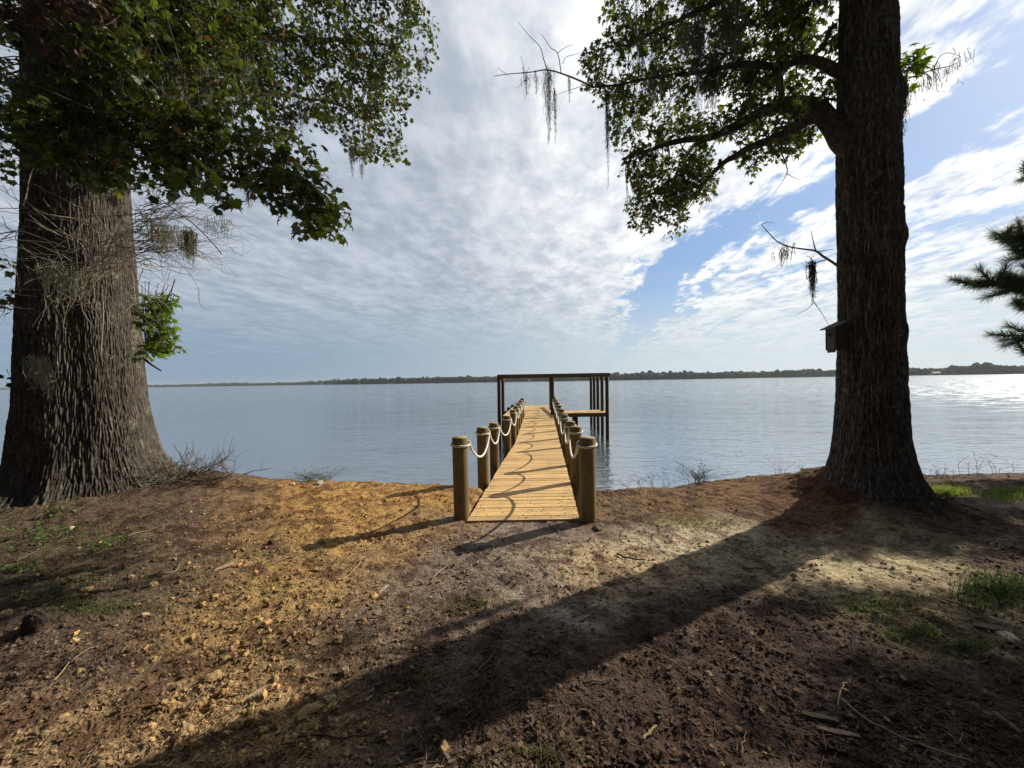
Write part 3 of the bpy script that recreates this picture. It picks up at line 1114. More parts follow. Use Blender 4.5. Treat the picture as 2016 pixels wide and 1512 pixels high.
# ------------------------------------------------------------------ trunks
def trunk(name_, cx, cy, zs, rs, k, seed, ridge, nrid, m_, parent, groove=None, knots=(), roots=(), lean=(0, 0), zref=0.0, tint=None):
    th = np.arange(k) * 2 * np.pi / k
    Z = np.arange(zs[0], zs[-1], (zs[-1] - zs[0]) / zs_n(zs))
    TH, ZZ = np.meshgrid(th, Z)
    R = np.interp(ZZ, zs, rs)
    lo = R.copy()
    # lumpy cross-section, buttress roots near the ground
    R = R * (1 + 0.07 * (vnoise(np.cos(TH) * 1.3 + seed, np.sin(TH) * 1.3, ZZ * 0.5) - 0.5) * 2)
    for (ang, wd, amp) in roots:
        d = np.angle(np.exp(1j * (TH - ang)))
        R = R + amp * np.exp(-(d / wd)**2) * np.exp(-np.maximum(ZZ, -0.1) / 0.34)
    if groove:
        for (ang, wd, amp, z1) in groove:
            d = np.angle(np.exp(1j * (TH - ang - 0.05 * np.sin(ZZ * 1.3))))
            R = R - amp * np.exp(-(d / wd)**2) * (1 - sstep(ZZ, z1, z1 + 1.5))
    for (ang, z_, wd, amp) in knots:
        d = np.angle(np.exp(1j * (TH - ang))) * lo
        R = R + amp * np.exp(-((d / wd)**2 + ((ZZ - z_) / (wd * 1.2))**2))
    # ridged bark: narrow upright plates parted by fissures (cells stretched along the trunk, periodic round it)
    U = TH / (2 * np.pi) * nrid
    Vv = ZZ / 0.20
    U = U + 0.9 * (vnoise(np.cos(TH) * 5 + seed, np.sin(TH) * 5, ZZ * 3.5) - 0.5) + 0.5 * (vnoise(np.cos(TH) * 14 + seed, np.sin(TH) * 14, ZZ * 11) - 0.5)
    Vv = Vv + 0.8 * (vnoise(np.cos(TH) * 20 + 3, np.sin(TH) * 20, ZZ * 9) - 0.5)
    iu, iv = np.floor(U), np.floor(Vv)
    F1 = np.full(U.shape, 9.0)
    F2 = np.full(U.shape, 9.0)
    cell = np.zeros(U.shape)
    for du in (-1, 0, 1):
        for dv in (-2, -1, 0, 1, 2):
            cu, cv = iu + du, iv + dv
            wu = np.mod(cu, nrid)
            ju, jv = _h(wu, cv, np.full_like(wu, seed)), _h(wu, cv, np.full_like(wu, seed + 7))
            dd = np.hypot(U - cu - 0.1 - 0.8 * ju, (Vv - cv - jv) * 0.42)
            c_ = _h(wu, cv, np.full_like(wu, seed + 13))
            new = dd < F1
            F2 = np.where(new, F1, np.minimum(F2, dd))
            cell = np.where(new, c_, cell)
            F1 = np.where(new, dd, F1)
    fis = 1 - sstep(F2 - F1, 0.02, 0.40)
    fis2 = fis * 0.0
    n3 = vnoise(np.cos(TH) * nrid * 0.5 + seed, np.sin(TH) * nrid * 0.5 + 3, ZZ * 38)
    n1 = vnoise(np.cos(TH) * 2.2 + seed, np.sin(TH) * 2.2, ZZ * 1.1)
    disp = ridge * (-fis * (0.5 + 1.0 * n1) + 0.45 * (cell - 0.5) + 0.40 * (n3 - 0.5) + 1.1 * (n1 - 0.5))
    R = R + disp
    X = cx + lean[0] * (ZZ - zref) + R * np.cos(TH)
    Y = cy + lean[1] * (ZZ - zref) + R * np.sin(TH)
    V = np.stack([X, Y, ZZ], -1).reshape(-1, 3)
    nz = len(Z)
    i = np.arange(nz - 1)[:, None] * k
    j = np.arange(k)[None]
    F4 = np.stack([i + j, i + (j + 1) % k, i + k + (j + 1) % k, i + k + j], -1).reshape(-1, 4)
    C = np.ones((nz * k, 3)) * (1 - 0.35 * fis).reshape(-1, 1) * (0.75 + 0.5 * cell).reshape(-1, 1)
    C = C * (0.85 + 0.4 * n3.reshape(-1, 1))
    if tint is not None:
        C = C * tint(TH, ZZ).reshape(-1, 3)
    return mesh_from('trunk', V, [F4], m_, True, C, parent)


def zs_n(zs):
    return int((zs[-1] - zs[0]) / 0.011)


CAMDIR_L = math.atan2(0 - TL[1], 0 - TL[0])       # from trunk towards the viewer
CAMDIR_R = math.atan2(0 - TR[1], 0 - TR[0])

treeL = empty('big_oak_tree', (TL[0], TL[1], 0.1), 'massive old tree with grey ridged bark and flared base at the left', 'tree')
treeR = empty('sweetgum_tree', (TR[0], TR[1], 0.1), 'tall dark trunked tree at the right with star shaped leaves and a birdhouse', 'tree')
treeP = empty('pine_tree', (11.9, 5.7, 0.0), 'long needled pine at the right edge with only its branch tips in view', 'tree')

trunk('trunk', TL[0], TL[1], [-0.5, 0.0, 0.18, 0.35, 0.6, 0.9, 1.3, 1.7, 2.6, 4.0, 5.6, 7.5, 10, 11], [1.4, 1.05, 0.84, 0.75, 0.68, 0.65, 0.60, 0.58, 0.545, 0.50, 0.47, 0.42, 0.30, 0.26], 840, 3.0, 0.0135, 124, M_barkL, treeL,
      groove=[(CAMDIR_L - 0.30, 0.30, 0.05, 2.2)], roots=[(CAMDIR_L - 1.1, 0.25, 0.30), (CAMDIR_L + 0.7, 0.22, 0.18), (CAMDIR_L + 1.45, 0.22, 0.34), (CAMDIR_L - 0.45, 0.2, 0.15)], lean=(-0.012, 0.0), zref=1.5,
      knots=[(CAMDIR_L + 1.35, 2.05, 0.10, 0.05), (CAMDIR_L + 0.8, 2.0, 0.2, 0.02)])
trunk('trunk', TR[0], TR[1], [-0.5, 0.0, 0.2, 0.35, 0.55, 0.8, 1.1, 1.5, 2.5, 4.0, 6.0, 8.5, 11], [0.85, 0.66, 0.50, 0.42, 0.365, 0.335, 0.32, 0.31, 0.288, 0.275, 0.245, 0.2, 0.13], 520, 8.0, 0.015, 74, M_barkR, treeR,
      roots=[(CAMDIR_R - 0.9, 0.3, 0.22), (CAMDIR_R + 0.9, 0.3, 0.20), (CAMDIR_R + 0.1, 0.25, 0.08), (CAMDIR_R + 2.5, 0.3, 0.2)],
      knots=[(CAMDIR_R + 1.50, 3.05, 0.09, 0.035), (CAMDIR_R + 1.45, 1.98, 0.07, 0.022), (CAMDIR_R + 1.4, 4.6, 0.12, 0.05)], zref=1.5, lean=(-0.002, 0))
mb = MB()
pt = curve([[11.9, 5.7, -0.3], [11.85, 5.7, 3], [11.95, 5.65, 7], [11.9, 5.7, 12]], 30)
mb.tube(pt, np.linspace(0.20, 0.06, len(pt)), 14, col=(1, 0.9, 0.85))
mb.build('trunk', M_barkR, treeP, True)


# ------------------------------------------------------------------ limbs
def limb_mb(ctrl, r0, r1, mb, n=40, k=9, jit=0.02, col=(1, 1, 1), seed=0.0):
    c = curve(ctrl, n)
    t = np.linspace(0, 1, len(c))
    jx = np.stack([vnoise(t * 14 + seed, 0.5, kk * 3.1) - 0.5 for kk in range(3)], 1)
    c = c + jx * jit * np.sin(t * np.pi)[:, None]**0.5
    r = r0 + (r1 - r0) * t**0.6
    r = r * (1 + 0.22 * (vnoise(t * 22 + seed, 1.5, 2.0) - 0.5))
    mb.tube(c, r, k, col=col)
    return c


RL = {}   # skeleton points for attaching sprigs
limbsR = []
mb = MB()
A = limb_mb([P(1745, 330, 4.28), P(1668, 285, 4.33), P(1632, 235, 4.45), P(1590, 203, 4.6), P(1520, 212, 4.95), P(1455, 245, 5.3), P(1400, 268, 5.6), P(1340, 277, 5.9), P(1290, 292, 6.2), P(1235, 308, 6.5)], 0.17, 0.022, mb, 90, 12, 0.05, seed=1)
mb.build('limb', M_limb, treeR, True)
mb = MB()
B = limb_mb([P(1622, 222, 4.48), P(1590, 235, 4.5), P(1545, 262, 4.65), P(1490, 285, 4.85), P(1440, 312, 5.1), P(1400, 345, 5.35), P(1370, 385, 5.6)], 0.10, 0.02, mb, 60, 10, 0.05, seed=5)
mb.build('limb', M_limb, treeR, True)
mb = MB()
C_ = limb_mb([P(1705, 160, 4.28), P(1650, 141, 4.35), P(1590, 120, 4.5), P(1520, 130, 4.85), P(1450, 128, 5.2), P(1380, 140, 5.6), P(1300, 150, 6.0), P(1230, 165, 6.3), P(1165, 172, 6.5)], 0.085, 0.014, mb, 80, 9, 0.06, seed=9)
mb.build('limb', M_limb, treeR, True)
mb = MB()
D_ = limb_mb([P(1700, -40, 4.28), P(1600, -60, 4.6), P(1480, -30, 5.1), P(1380, 20, 5.6), P(1290, 60, 6.0), P(1240, 90, 6.3)], 0.10, 0.015, mb, 60, 9, 0.06, seed=12)
mb.build('limb', M_limb, treeR, True)
mb = MB()
E_ = limb_mb([P(1730, -200, 4.3), P(1600, -260, 4.3), P(1450, -260, 4.6), P(1350, -200, 5.2), P(1240, -120, 5.8)], 0.12, 0.02, mb, 60, 9, 0.06, seed=14)
mb.build('limb', M_limb, treeR, True)
mb = MB()
V1 = limb_mb([P(1529, 0, 4.9), P(1528, 60, 4.9), P(1533, 130, 4.9), P(1540, 205, 4.9)], 0.03, 0.035, mb, 20, 7, 0.03, col=(1.3, 1.3, 1.3), seed=19)
mb.build('limb', M_limb, treeR, True)
skelR = np.vstack([A, B, C_, D_, E_])

# dead twigs of the right tree
mb = MB()


def twig_tree(mb, p0, d, L, r, depth, col, spread=0.6, gravity=0.0, seglen=6):
    d = unit(np.asarray(d, float))
    pts = [np.asarray(p0, float)]
    cd = d.copy()
    for i in range(seglen):
        cd = unit(cd + rng.normal(0, 0.16, 3) + np.array([0, 0, gravity]))
        pts.append(pts[-1] + cd * L / seglen)
    pts = np.array(pts)
    mb.tube(pts, np.linspace(r, r * 0.45, len(pts)), 5 if r > 0.004 else 4, col=col, cap=False)
    if depth > 0:
        for i in range(rng.integers(2, 4)):
            k = rng.integers(1, seglen + 1)
            nd = unit(cd + rng.normal(0, spread, 3))
            twig_tree(mb, pts[k], nd, L * rng.uniform(0.45, 0.75), r * 0.6, depth - 1, col, spread, gravity, seglen)
    return pts


DT = (0.16, 0.125, 0.10)
def tw(pl, Y0, Y1, r0, r1, n=14):
    c = [P(a, b_, Y0 + (Y1 - Y0) * i / (len(pl) - 1)) for i, (a, b_) in enumerate(pl)]
    c = curve(c, n)
    mb.tube(c, np.linspace(r0, r1, len(c)), 5, col=DT)


tw([(1170, 172), (1125, 152), (1080, 138), (1045, 142), (1000, 146), (972, 150)], 6.5, 6.9, 0.016, 0.004, 30)
tw([(1078, 140), (1070, 115), (1063, 92), (1040, 68), (1020, 44)], 6.7, 6.8, 0.010, 0.003)
tw([(1105, 145), (1098, 105), (1085, 95), (1075, 80), (1066, 68)], 6.6, 6.5, 0.009, 0.003)
tw([(1098, 105), (1110, 95), (1128, 87)], 6.6, 6.5, 0.006, 0.002)
tw([(1108, 125), (1115, 112), (1140, 105), (1155, 94)], 6.6, 6.5, 0.006, 0.002)
tw([(1032, 141), (1030, 125), (1024, 111)], 6.8, 6.8, 0.005, 0.002)
tw([(1034, 158), (1026, 165), (1019, 173)], 6.8, 6.8, 0.004, 0.002)
tw([(1150, 168), (1120, 178), (1092, 188)], 6.5, 6.5, 0.006, 0.002)
tw([(998, 146), (985, 138), (982, 131)], 6.85, 6.85, 0.004, 0.002)
mb.build('dead_branch', M_twig, treeR)
mb = MB()
tw([(1530, 283), (1540, 305), (1548, 325), (1549, 342), (1535, 365), (1524, 380)], 4.7, 4.7, 0.011, 0.002, 24)
tw([(1549, 342), (1560, 348), (1574, 354)], 4.7, 4.7, 0.005, 0.002)
tw([(1543, 283), (1556, 300), (1562, 318)], 4.7, 4.7, 0.006, 0.002)
mb.build('dead_branch', M_twig, treeR)
mb = MB()
tw([(1660, 533), (1645, 520), (1620, 504), (1606, 494), (1580, 490), (1552, 485), (1530, 475), (1513, 458), (1499, 442)], 4.35, 4.6, 0.017, 0.004, 40)
tw([(1606, 494), (1601, 475), (1597, 455)], 4.45, 4.45, 0.008, 0.003)
tw([(1610, 496), (1625, 493), (1642, 490)], 4.4, 4.4, 0.006, 0.002)
tw([(1499, 442), (1510, 438), (1524, 439)], 4.6, 4.6, 0.004, 0.002)
tw([(1625, 512), (1612, 515), (1600, 523), (1596, 526)], 4.4, 4.45, 0.008, 0.004)
tw([(1596, 526), (1585, 524), (1578, 518)], 4.45, 4.45, 0.004, 0.002)
tw([(1601, 518), (1594, 506), (1586, 504)], 4.45, 4.45, 0.004, 0.002)
tw([(1603, 595), (1618, 617), (1633, 642)], 4.45, 4.42, 0.004, 0.002)
tw([(1596, 526), (1598, 560), (1602, 595)], 4.45, 4.45, 0.004, 0.003)
tw([(1603, 595), (1590, 608), (1568, 619)], 4.45, 4.45, 0.004, 0.002)
tw([(1655, 541), (1648, 543), (1648, 548)], 4.4, 4.4, 0.007, 0.004)
mb.build('dead_branch', M_twig, treeR)
mb = MB()
tw([(1770, 160), (1800, 150), (1838, 137), (1870, 130), (1895, 118)], 4.3, 4.1, 0.010, 0.002, 24)
tw([(1800, 125), (1818, 95), (1840, 84)], 4.2, 4.1, 0.006, 0.002)
tw([(1838, 137), (1850, 112), (1868, 104), (1892, 112)], 4.2, 4.1, 0.005, 0.002)
mb.build('dead_branch', M_twig, treeR)

# left tree limbs
limbsL = []


def L_limb(ctrl, r0, r1, seed, n=60):
    mb = MB()
    c = limb_mb(ctrl, r0, r1, mb, n, 9, 0.08, seed=seed)
    mb.build('limb', M_limb, treeL, True)
    limbsL.append(c)


L_limb([P(190, 60, 4.9), P(280, 40, 5.4), P(400, 60, 6.2), P(500, 70, 7.0), P(580, 75, 7.6), P(680, 80, 8.1), P(780, 90, 8.6)], 0.16, 0.02, 31)
L_limb([P(200, 250, 4.8), P(280, 270, 4.6), P(340, 300, 4.4), P(420, 335, 4.2), P(500, 365, 4.05), P(570, 385, 4.0), P(640, 415, 3.95)], 0.06, 0.006, 33)
L_limb([P(200, -80, 4.9), P(330, -150, 5.6), P(480, -120, 6.6), P(620, -60, 7.4), P(740, 0, 8.2)], 0.18, 0.03, 37)
L_limb([P(230, 130, 4.9), P(320, 120, 5.0), P(400, 110, 5.2), P(480, 170, 5.8), P(560, 190, 6.4), P(640, 200, 7.0), P(720, 230, 7.6)], 0.09, 0.012, 41)
L_limb([P(100, 120, 4.7), P(60, 60, 4.2), P(0, 20, 4.0), P(-100, -10, 3.8)], 0.12, 0.03, 43)
L_limb([P(150, -150, 4.8), P(250, -300, 4.2), P(420, -400, 4.2), P(600, -450, 4.6)], 0.16, 0.03, 47)
skelL = np.vstack(limbsL)

# ------------------------------------------------------------------ leaves
def star_leaf(lobes=5, notch=0.42, serr=False):
    V = [[0, 0, 0]]
    tips = np.radians([-125, -62, 0, 62, 125]) if lobes == 5 else np.radians([-100, 0, 100])
    lens = [0.72, 0.95, 1.0, 0.95, 0.72] if lobes == 5 else [0.8, 1.0, 0.8]
    V.append([-0.30, 0.0, 0.0])
    order = []
    for i, (a, l) in enumerate(zip(tips, lens)):
        if i > 0:
            am = (tips[i - 1] + a) / 2
            order.append((am, notch, 0.02))
        order.append((a - 0.17, l * 0.62, 0.0))
        order.append((a, l, -0.16))
        order.append((a + 0.17, l * 0.62, 0.0))
    for a, l, z_ in order:
        V.append([l * math.cos(a), l * math.sin(a), z_])
    V = np.array(V)
    n_ = len(V)
    Fx = [[0, i, i + 1] for i in range(2, n_ - 1)] + [[0, n_ - 1, 1], [0, 1, 2]]
    V[0, 2] = 0.07
    return V, np.array(Fx)


LEAF_V, LEAF_F = star_leaf()
LEAF_B = star_leaf(5, 0.60)[0]


def fallen(n, label):
    xy = ground_samples(n, power=1.2)
    n = len(xy)
    a, b_, c = rand_axes(n, 0.22)
    s_ = rng.uniform(0.010, 0.030, n)
    z = ground_z(xy[:, 0], xy[:, 1]) + 0.012 + s_ * 0.1
    pal = np.array([[0.16, 0.10, 0.055], [0.10, 0.062, 0.038], [0.24, 0.17, 0.095], [0.07, 0.048, 0.035]])
    col = pal[rng.integers(0, 4, n)] * rng.uniform(0.6, 1.2, (n, 1))
    V, Fx, C = scatter(LEAF_B, LEAF_F, np.column_stack([xy, z]), a * s_[:, None], b_ * (s_ * rng.uniform(0.5, 0.95, n))[:, None], c * (s_ * rng.uniform(-2.5, 2.5, n))[:, None], col)
    tag(mesh_from('fallen_leaves', V, [Fx], M_chip, False, C), label, kind='stuff')


fallen(1000, 'curled brown fallen leaves scattered over the bank')


def in_poly(px, py, poly):
    poly = np.asarray(poly, float)
    c = np.zeros(len(px), bool)
    j = len(poly) - 1
    for i in range(len(poly)):
        xi, yi = poly[i]
        xj, yj = poly[j]
        cond = ((yi > py) != (yj > py)) & (px < (xj - xi) * (py - yi) / (yj - yi + 1e-9) + xi)
        c ^= cond
        j = i
    return c


class Crown:
    def __init__(self):
        self.p, self.d, self.s, self.c = [], [], [], []
        self.tw = MB()

    def sprig(self, base, d, L, nleaf, size, cols):
        d = unit(d)
        n_ = 6
        pts = [base]
        cd = d.copy()
        for i in range(n_):
            cd = unit(cd + rng.normal(0, 0.14, 3) + np.array([0, 0, -0.05]))
            pts.append(pts[-1] + cd * L / n_)
        pts = np.array(pts)
        self.tw.tube(pts, np.linspace(0.0045, 0.0015, n_ + 1), 3, col=(0.10, 0.075, 0.05), cap=False)
        t = rng.uniform(0.15, 1.0, nleaf) * n_
        i = np.minimum(t.astype(int), n_ - 1)
        f = (t - i)[:, None]
        b_ = pts[i] * (1 - f) + pts[i + 1] * f
        off = unit(rng.normal(0, 1, (nleaf, 3)) + 0.8 * cd)
        s = size * rng.uniform(0.45, 1.25, nleaf)
        self.p.append(b_ + off * (s * 0.8)[:, None])
        self.d.append(off)
        self.s.append(s)
        self.c.append(cols(nleaf))

    def fill(self, poly, n, depth, thick, size, skel, cols, L=0.35, nleaf=11, clump=3.0, thr=0.36, ok3=None):
        poly = np.asarray(poly, float)
        lo, hi = poly.min(0), poly.max(0)
        got = 0
        while got < n:
            px = rng.uniform(lo[0], hi[0], 400)
            py = rng.uniform(lo[1], hi[1], 400)
            ok = in_poly(px, py, poly)
            px, py = px[ok], py[ok]
            for a, b_ in zip(px, py):
                if got >= n:
                    break
                Y = depth(a, b_) + rng.normal(0, thick)
                pt_ = P(a, b_, Y)
                if fbm(pt_[0] * clump, pt_[1] * clump, pt_[2] * clump, 2) < thr + rng.normal(0, 0.05):
                    continue
                dd = skel - pt_
                dd2 = (dd**2).sum(1)
                kbest = dd2.argmin()
                away = -dd[kbest]
                dist_ = math.sqrt(dd2[kbest])
                d = unit(unit(away) * 0.6 + rng.normal(0, 0.6, 3) + np.array([0, 0, -0.25]))
                base = pt_ - d * L * 0.6
                self.sprig(base, d, L * rng.uniform(0.7, 1.2), int(nleaf * rng.uniform(0.7, 1.3)), size, cols)
                if rng.random() < 0.22 and dist_ < 1.6:
                    mid = (base + skel[kbest]) / 2 + rng.normal(0, 0.08 * dist_, 3)
                    self.tw.tube(curve([skel[kbest], mid, base], 8), np.linspace(0.012, 0.0045, 8)[:len(curve([skel[kbest], mid, base], 8))] if False else np.linspace(0.011, 0.0045, len(curve([skel[kbest], mid, base], 8))), 4, col=(0.10, 0.08, 0.06), cap=False)
                got += 1

    def build(self, parent, name_='foliage', m_=None, broad=False):
        p_ = np.vstack(self.p)
        d = np.vstack(self.d)
        s = np.concatenate(self.s)
        c = np.vstack(self.c)
        n_ = len(p_)
        nrm = unit(rng.normal(0, 0.65, (n_, 3)) + np.array([0, 0, 1.0]))
        dd = unit(d * np.array([1, 1, 0.5]) + np.array([0, 0, -0.55]) + rng.normal(0, 0.15, (n_, 3)))
        b_ = unit(np.cross(nrm, dd))
        nz = np.cross(dd, b_)
        curl = rng.uniform(0.3, 2.2, n_)
        s = s * rng.uniform(0.8, 1.15, n_)
        V, Fx, Cc = scatter(LEAF_B if broad else LEAF_V, LEAF_F, p_, dd * s[:, None] * 0.55, b_ * s[:, None] * 0.55, nz * (s * 0.55 * curl)[:, None], c)
        mesh_from(name_, V, [Fx], m_ or M_leaf, False, Cc, parent)
        return n_


def cols_green(n_):
    b_ = np.array([0.056, 0.080, 0.016])
    c = b_ * rng.uniform(0.4, 1.7, (n_, 1)) * rng.uniform(0.6, 1.35) * (1 + rng.uniform(-0.12, 0.12, (n_, 3)))
    y_ = rng.random(n_)
    c[y_ < 0.04] = np.array([0.13, 0.13, 0.02]) * rng.uniform(0.7, 1.1)
    c[y_ > 0.985] = np.array([0.12, 0.06, 0.02])
    return c


def cols_rust(n_):
    b_ = np.array([0.105, 0.064, 0.048])
    return b_ * rng.uniform(0.15, 1.6, (n_, 1)) * (1 + rng.uniform(-0.15, 0.15, (n_, 3)))


def cols_fresh(n_):
    b_ = np.array([0.13, 0.20, 0.030])
    return b_ * rng.uniform(0.6, 1.3, (n_, 1)) * (1 + rng.uniform(-0.1, 0.1, (n_, 3)))


# right crown
cr = Crown()
dR_ = lambda a, b_: float(np.interp(a, [1140, 1250, 1400, 1520, 1650], [6.6, 6.3, 5.5, 4.95, 4.5]))
cr.fill([(1200, -60), (1195, 30), (1192, 70), (1205, 110), (1215, 175), (1205, 215), (1215, 275), (1245, 300), (1300, 300), (1330, 290), (1420, 280), (1500, 255), (1560, 225), (1590, 195), (1570, 150), (1590, 110), (1585, 40), (1600, -60)], 800, lambda a, b_: dR_(a, b_) + 0.22, 0.40, 0.115, skelR, cols_green, thr=0.41)
cr.fill([(1150, 100), (1175, 88), (1200, 120), (1230, 180), (1225, 215), (1190, 195), (1160, 175), (1148, 140)], 50, dR_, 0.2, 0.11, skelR, cols_green, L=0.25, thr=0.3)
cr.fill([(1235, 290), (1310, 300), (1400, 300), (1425, 320), (1400, 350), (1395, 385), (1370, 395), (1350, 400), (1300, 390), (1260, 395), (1235, 350)], 190, dR_, 0.3, 0.105, skelR, cols_green, thr=0.34)
cr.fill([(1235, 390), (1262, 390), (1272, 450), (1260, 455), (1240, 425)], 14, dR_, 0.2, 0.10, skelR, cols_green, L=0.22, thr=0.25)
cr.fill([(1270, 380), (1300, 385), (1290, 420), (1275, 460), (1268, 450)], 16, dR_, 0.2, 0.10, skelR, cols_green, L=0.22, thr=0.25)
cr.fill([(1296, 380), (1345, 390), (1345, 430), (1322, 458), (1305, 430)], 22, dR_, 0.2, 0.10, skelR, cols_green, L=0.22, thr=0.3)
cr.fill([(1500, 265), (1560, 240), (1610, 245), (1605, 270), (1585, 280), (1560, 290), (1530, 305), (1505, 300)], 56, dR_, 0.2, 0.10, skelR, cols_green, L=0.25, thr=0.3)
cr.fill([(1440, 300), (1490, 295), (1500, 320), (1470, 330)], 12, dR_, 0.15, 0.10, skelR, cols_green, L=0.2, thr=0.3)
cr.fill([(1520, -40), (1600, -40), (1598, 60), (1575, 110), (1530, 100)], 26, lambda a, b_: 4.45, 0.12, 0.125, skelR, cols_green, L=0.3, thr=0.3)
cr.fill([(1590, -60), (1650, -60), (1650, 110), (1625, 100), (1618, 60), (1640, 20), (1600, 0)], 30, dR_, 0.2, 0.12, skelR, cols_green, L=0.3, thr=0.3)
cr.fill([(1575, 130), (1648, 90), (1648, 200), (1600, 200)], 16, dR_, 0.2, 0.11, skelR, cols_green, L=0.25, thr=0.3)
cr.fill([(1768, 110), (1795, 100), (1822, 120), (1812, 148), (1780, 155), (1768, 140)], 12, lambda a, b_: 4.1, 0.08, 0.12, np.array([P(1765, 150, 4.2)]), cols_fresh, L=0.12, thr=0.0, nleaf=8)
# crown continuing above the picture
cr.fill([(1180, -60), (1150, -200), (1200, -420), (1500, -520), (1900, -480), (1950, -250), (1800, -60)], 300, lambda a, b_: 5.2, 0.9, 0.12, skelR, cols_green, thr=0.40)
print('leaves R', cr.build(treeR))
cr.tw.build('twigs', M_twig, treeR)

# left crown
cl_ = Crown()
dLf = lambda a, b_: float(np.interp(a, [0, 120, 300, 450, 560, 700, 860], [4.0, 4.1, 4.7, 5.6, 7.0, 8.0, 8.6]))
cl_.fill([(230, -60), (845, -60), (835, 20), (850, 60), (858, 115), (835, 140), (830, 180), (800, 215), (790, 250), (795, 300), (775, 335), (745, 300), (715, 330), (680, 290), (650, 270), (690, 285), (640, 245), (600, 225), (575, 240), (585, 270), (560, 300), (520, 290), (470, 300), (400, 260), (300, 260), (230, 200)], 1500, dLf, 0.55, 0.122, skelL, cols_green, thr=0.43, clump=2.4)
dLm = lambda a, b_: float(np.interp(a, [40, 250, 450, 660], [3.9, 4.2, 4.1, 3.95]))
cl_.fill([(50, 200), (200, 210), (300, 190), (430, 220), (540, 270), (560, 310), (615, 305), (620, 340), (655, 380), (668, 410), (655, 455), (625, 440), (590, 445), (570, 410), (530, 395), (480, 365), (380, 350), (300, 365), (180, 350), (60, 310), (45, 250)], 340, dLm, 0.20, 0.125, skelL, cols_green, thr=0.30, L=0.3)
cl_.fill([(375, 340), (440, 330), (465, 365), (455, 400), (420, 400), (380, 380)], 5, lambda a, b_: 2.9, 0.06, 0.15, np.array([P(330, 330, 3.6)]), cols_green, thr=0.0, L=0.15, nleaf=6)
cl_.fill([(-120, -60), (240, -60), (240, 60), (220, 110), (110, 100), (40, 60), (-120, 60)], 85, lambda a, b_: 3.9, 0.25, 0.10, skelL, cols_rust, thr=0.30, L=0.3)
cl_.fill([(60, 60), (260, 60), (260, 230), (60, 220)], 50, lambda a, b_: 4.05, 0.2, 0.13, skelL, cols_green, thr=0.40)
cl_.fill([(-200, -60), (60, -60), (50, 300), (10, 320), (-200, 300)], 230, lambda a, b_: 5.2, 0.5, 0.12, skelL, cols_green, thr=0.36)
cl_.fill([(-160, 470), (30, 480), (40, 520), (-10, 540), (40, 600), (-160, 650)], 34, lambda a, b_: 4.6, 0.25, 0.12, skelL, cols_green, thr=0.3, L=0.25)
cl_.fill([(8, 715), (40, 705), (45, 735), (12, 742)], 2, lambda a, b_: 4.6, 0.02, 0.12, skelL, cols_green, thr=0.0, L=0.15, nleaf=7)
cl_.fill([(-300, -60), (-400, -400), (200, -600), (700, -420), (840, -200), (845, -60)], 420, lambda a, b_: 5.8, 1.1, 0.12, skelL, cols_green, thr=0.40)
# the lit sprout growing out of the trunk
sprout_base = P(290, 690, 4.75)
for k in range(44):
    tgt = P(rng.uniform(278, 346), rng.uniform(545, 685), 4.62 + rng.normal(0, 0.12))
    cl_.sprig(sprout_base + (tgt - sprout_base) * 0.55, tgt - sprout_base, 0.22, 10, 0.115, cols_fresh)
    cl_.tw.tube(curve([sprout_base, (sprout_base + tgt) / 2 + rng.normal(0, 0.03, 3), tgt], 8), 0.004, 4, col=(0.2, 0.16, 0.08))
cl_.sprig(P(300, 688, 4.7), np.array([1, 0, 0.1]), 0.35, 9, 0.09, cols_fresh)
print('leaves L', cl_.build(treeL, broad=True))
cl_.tw.build('twigs', M_twig, treeL)
mb = MB()
mb.tube(curve([P(283, 705, 4.75), P(297, 717, 4.7), P(317, 730, 4.65)], 8), np.linspace(0.018, 0.008, len(curve([P(283, 705, 4.75), P(297, 717, 4.7), P(317, 730, 4.65)], 8))), 6, col=(0.08, 0.06, 0.05))
mb.build('broken_twig', M_twig, treeL)

# ------------------------------------------------------------------ dry twig tangle on the left trunk
PALE = (0.30, 0.26, 0.21)


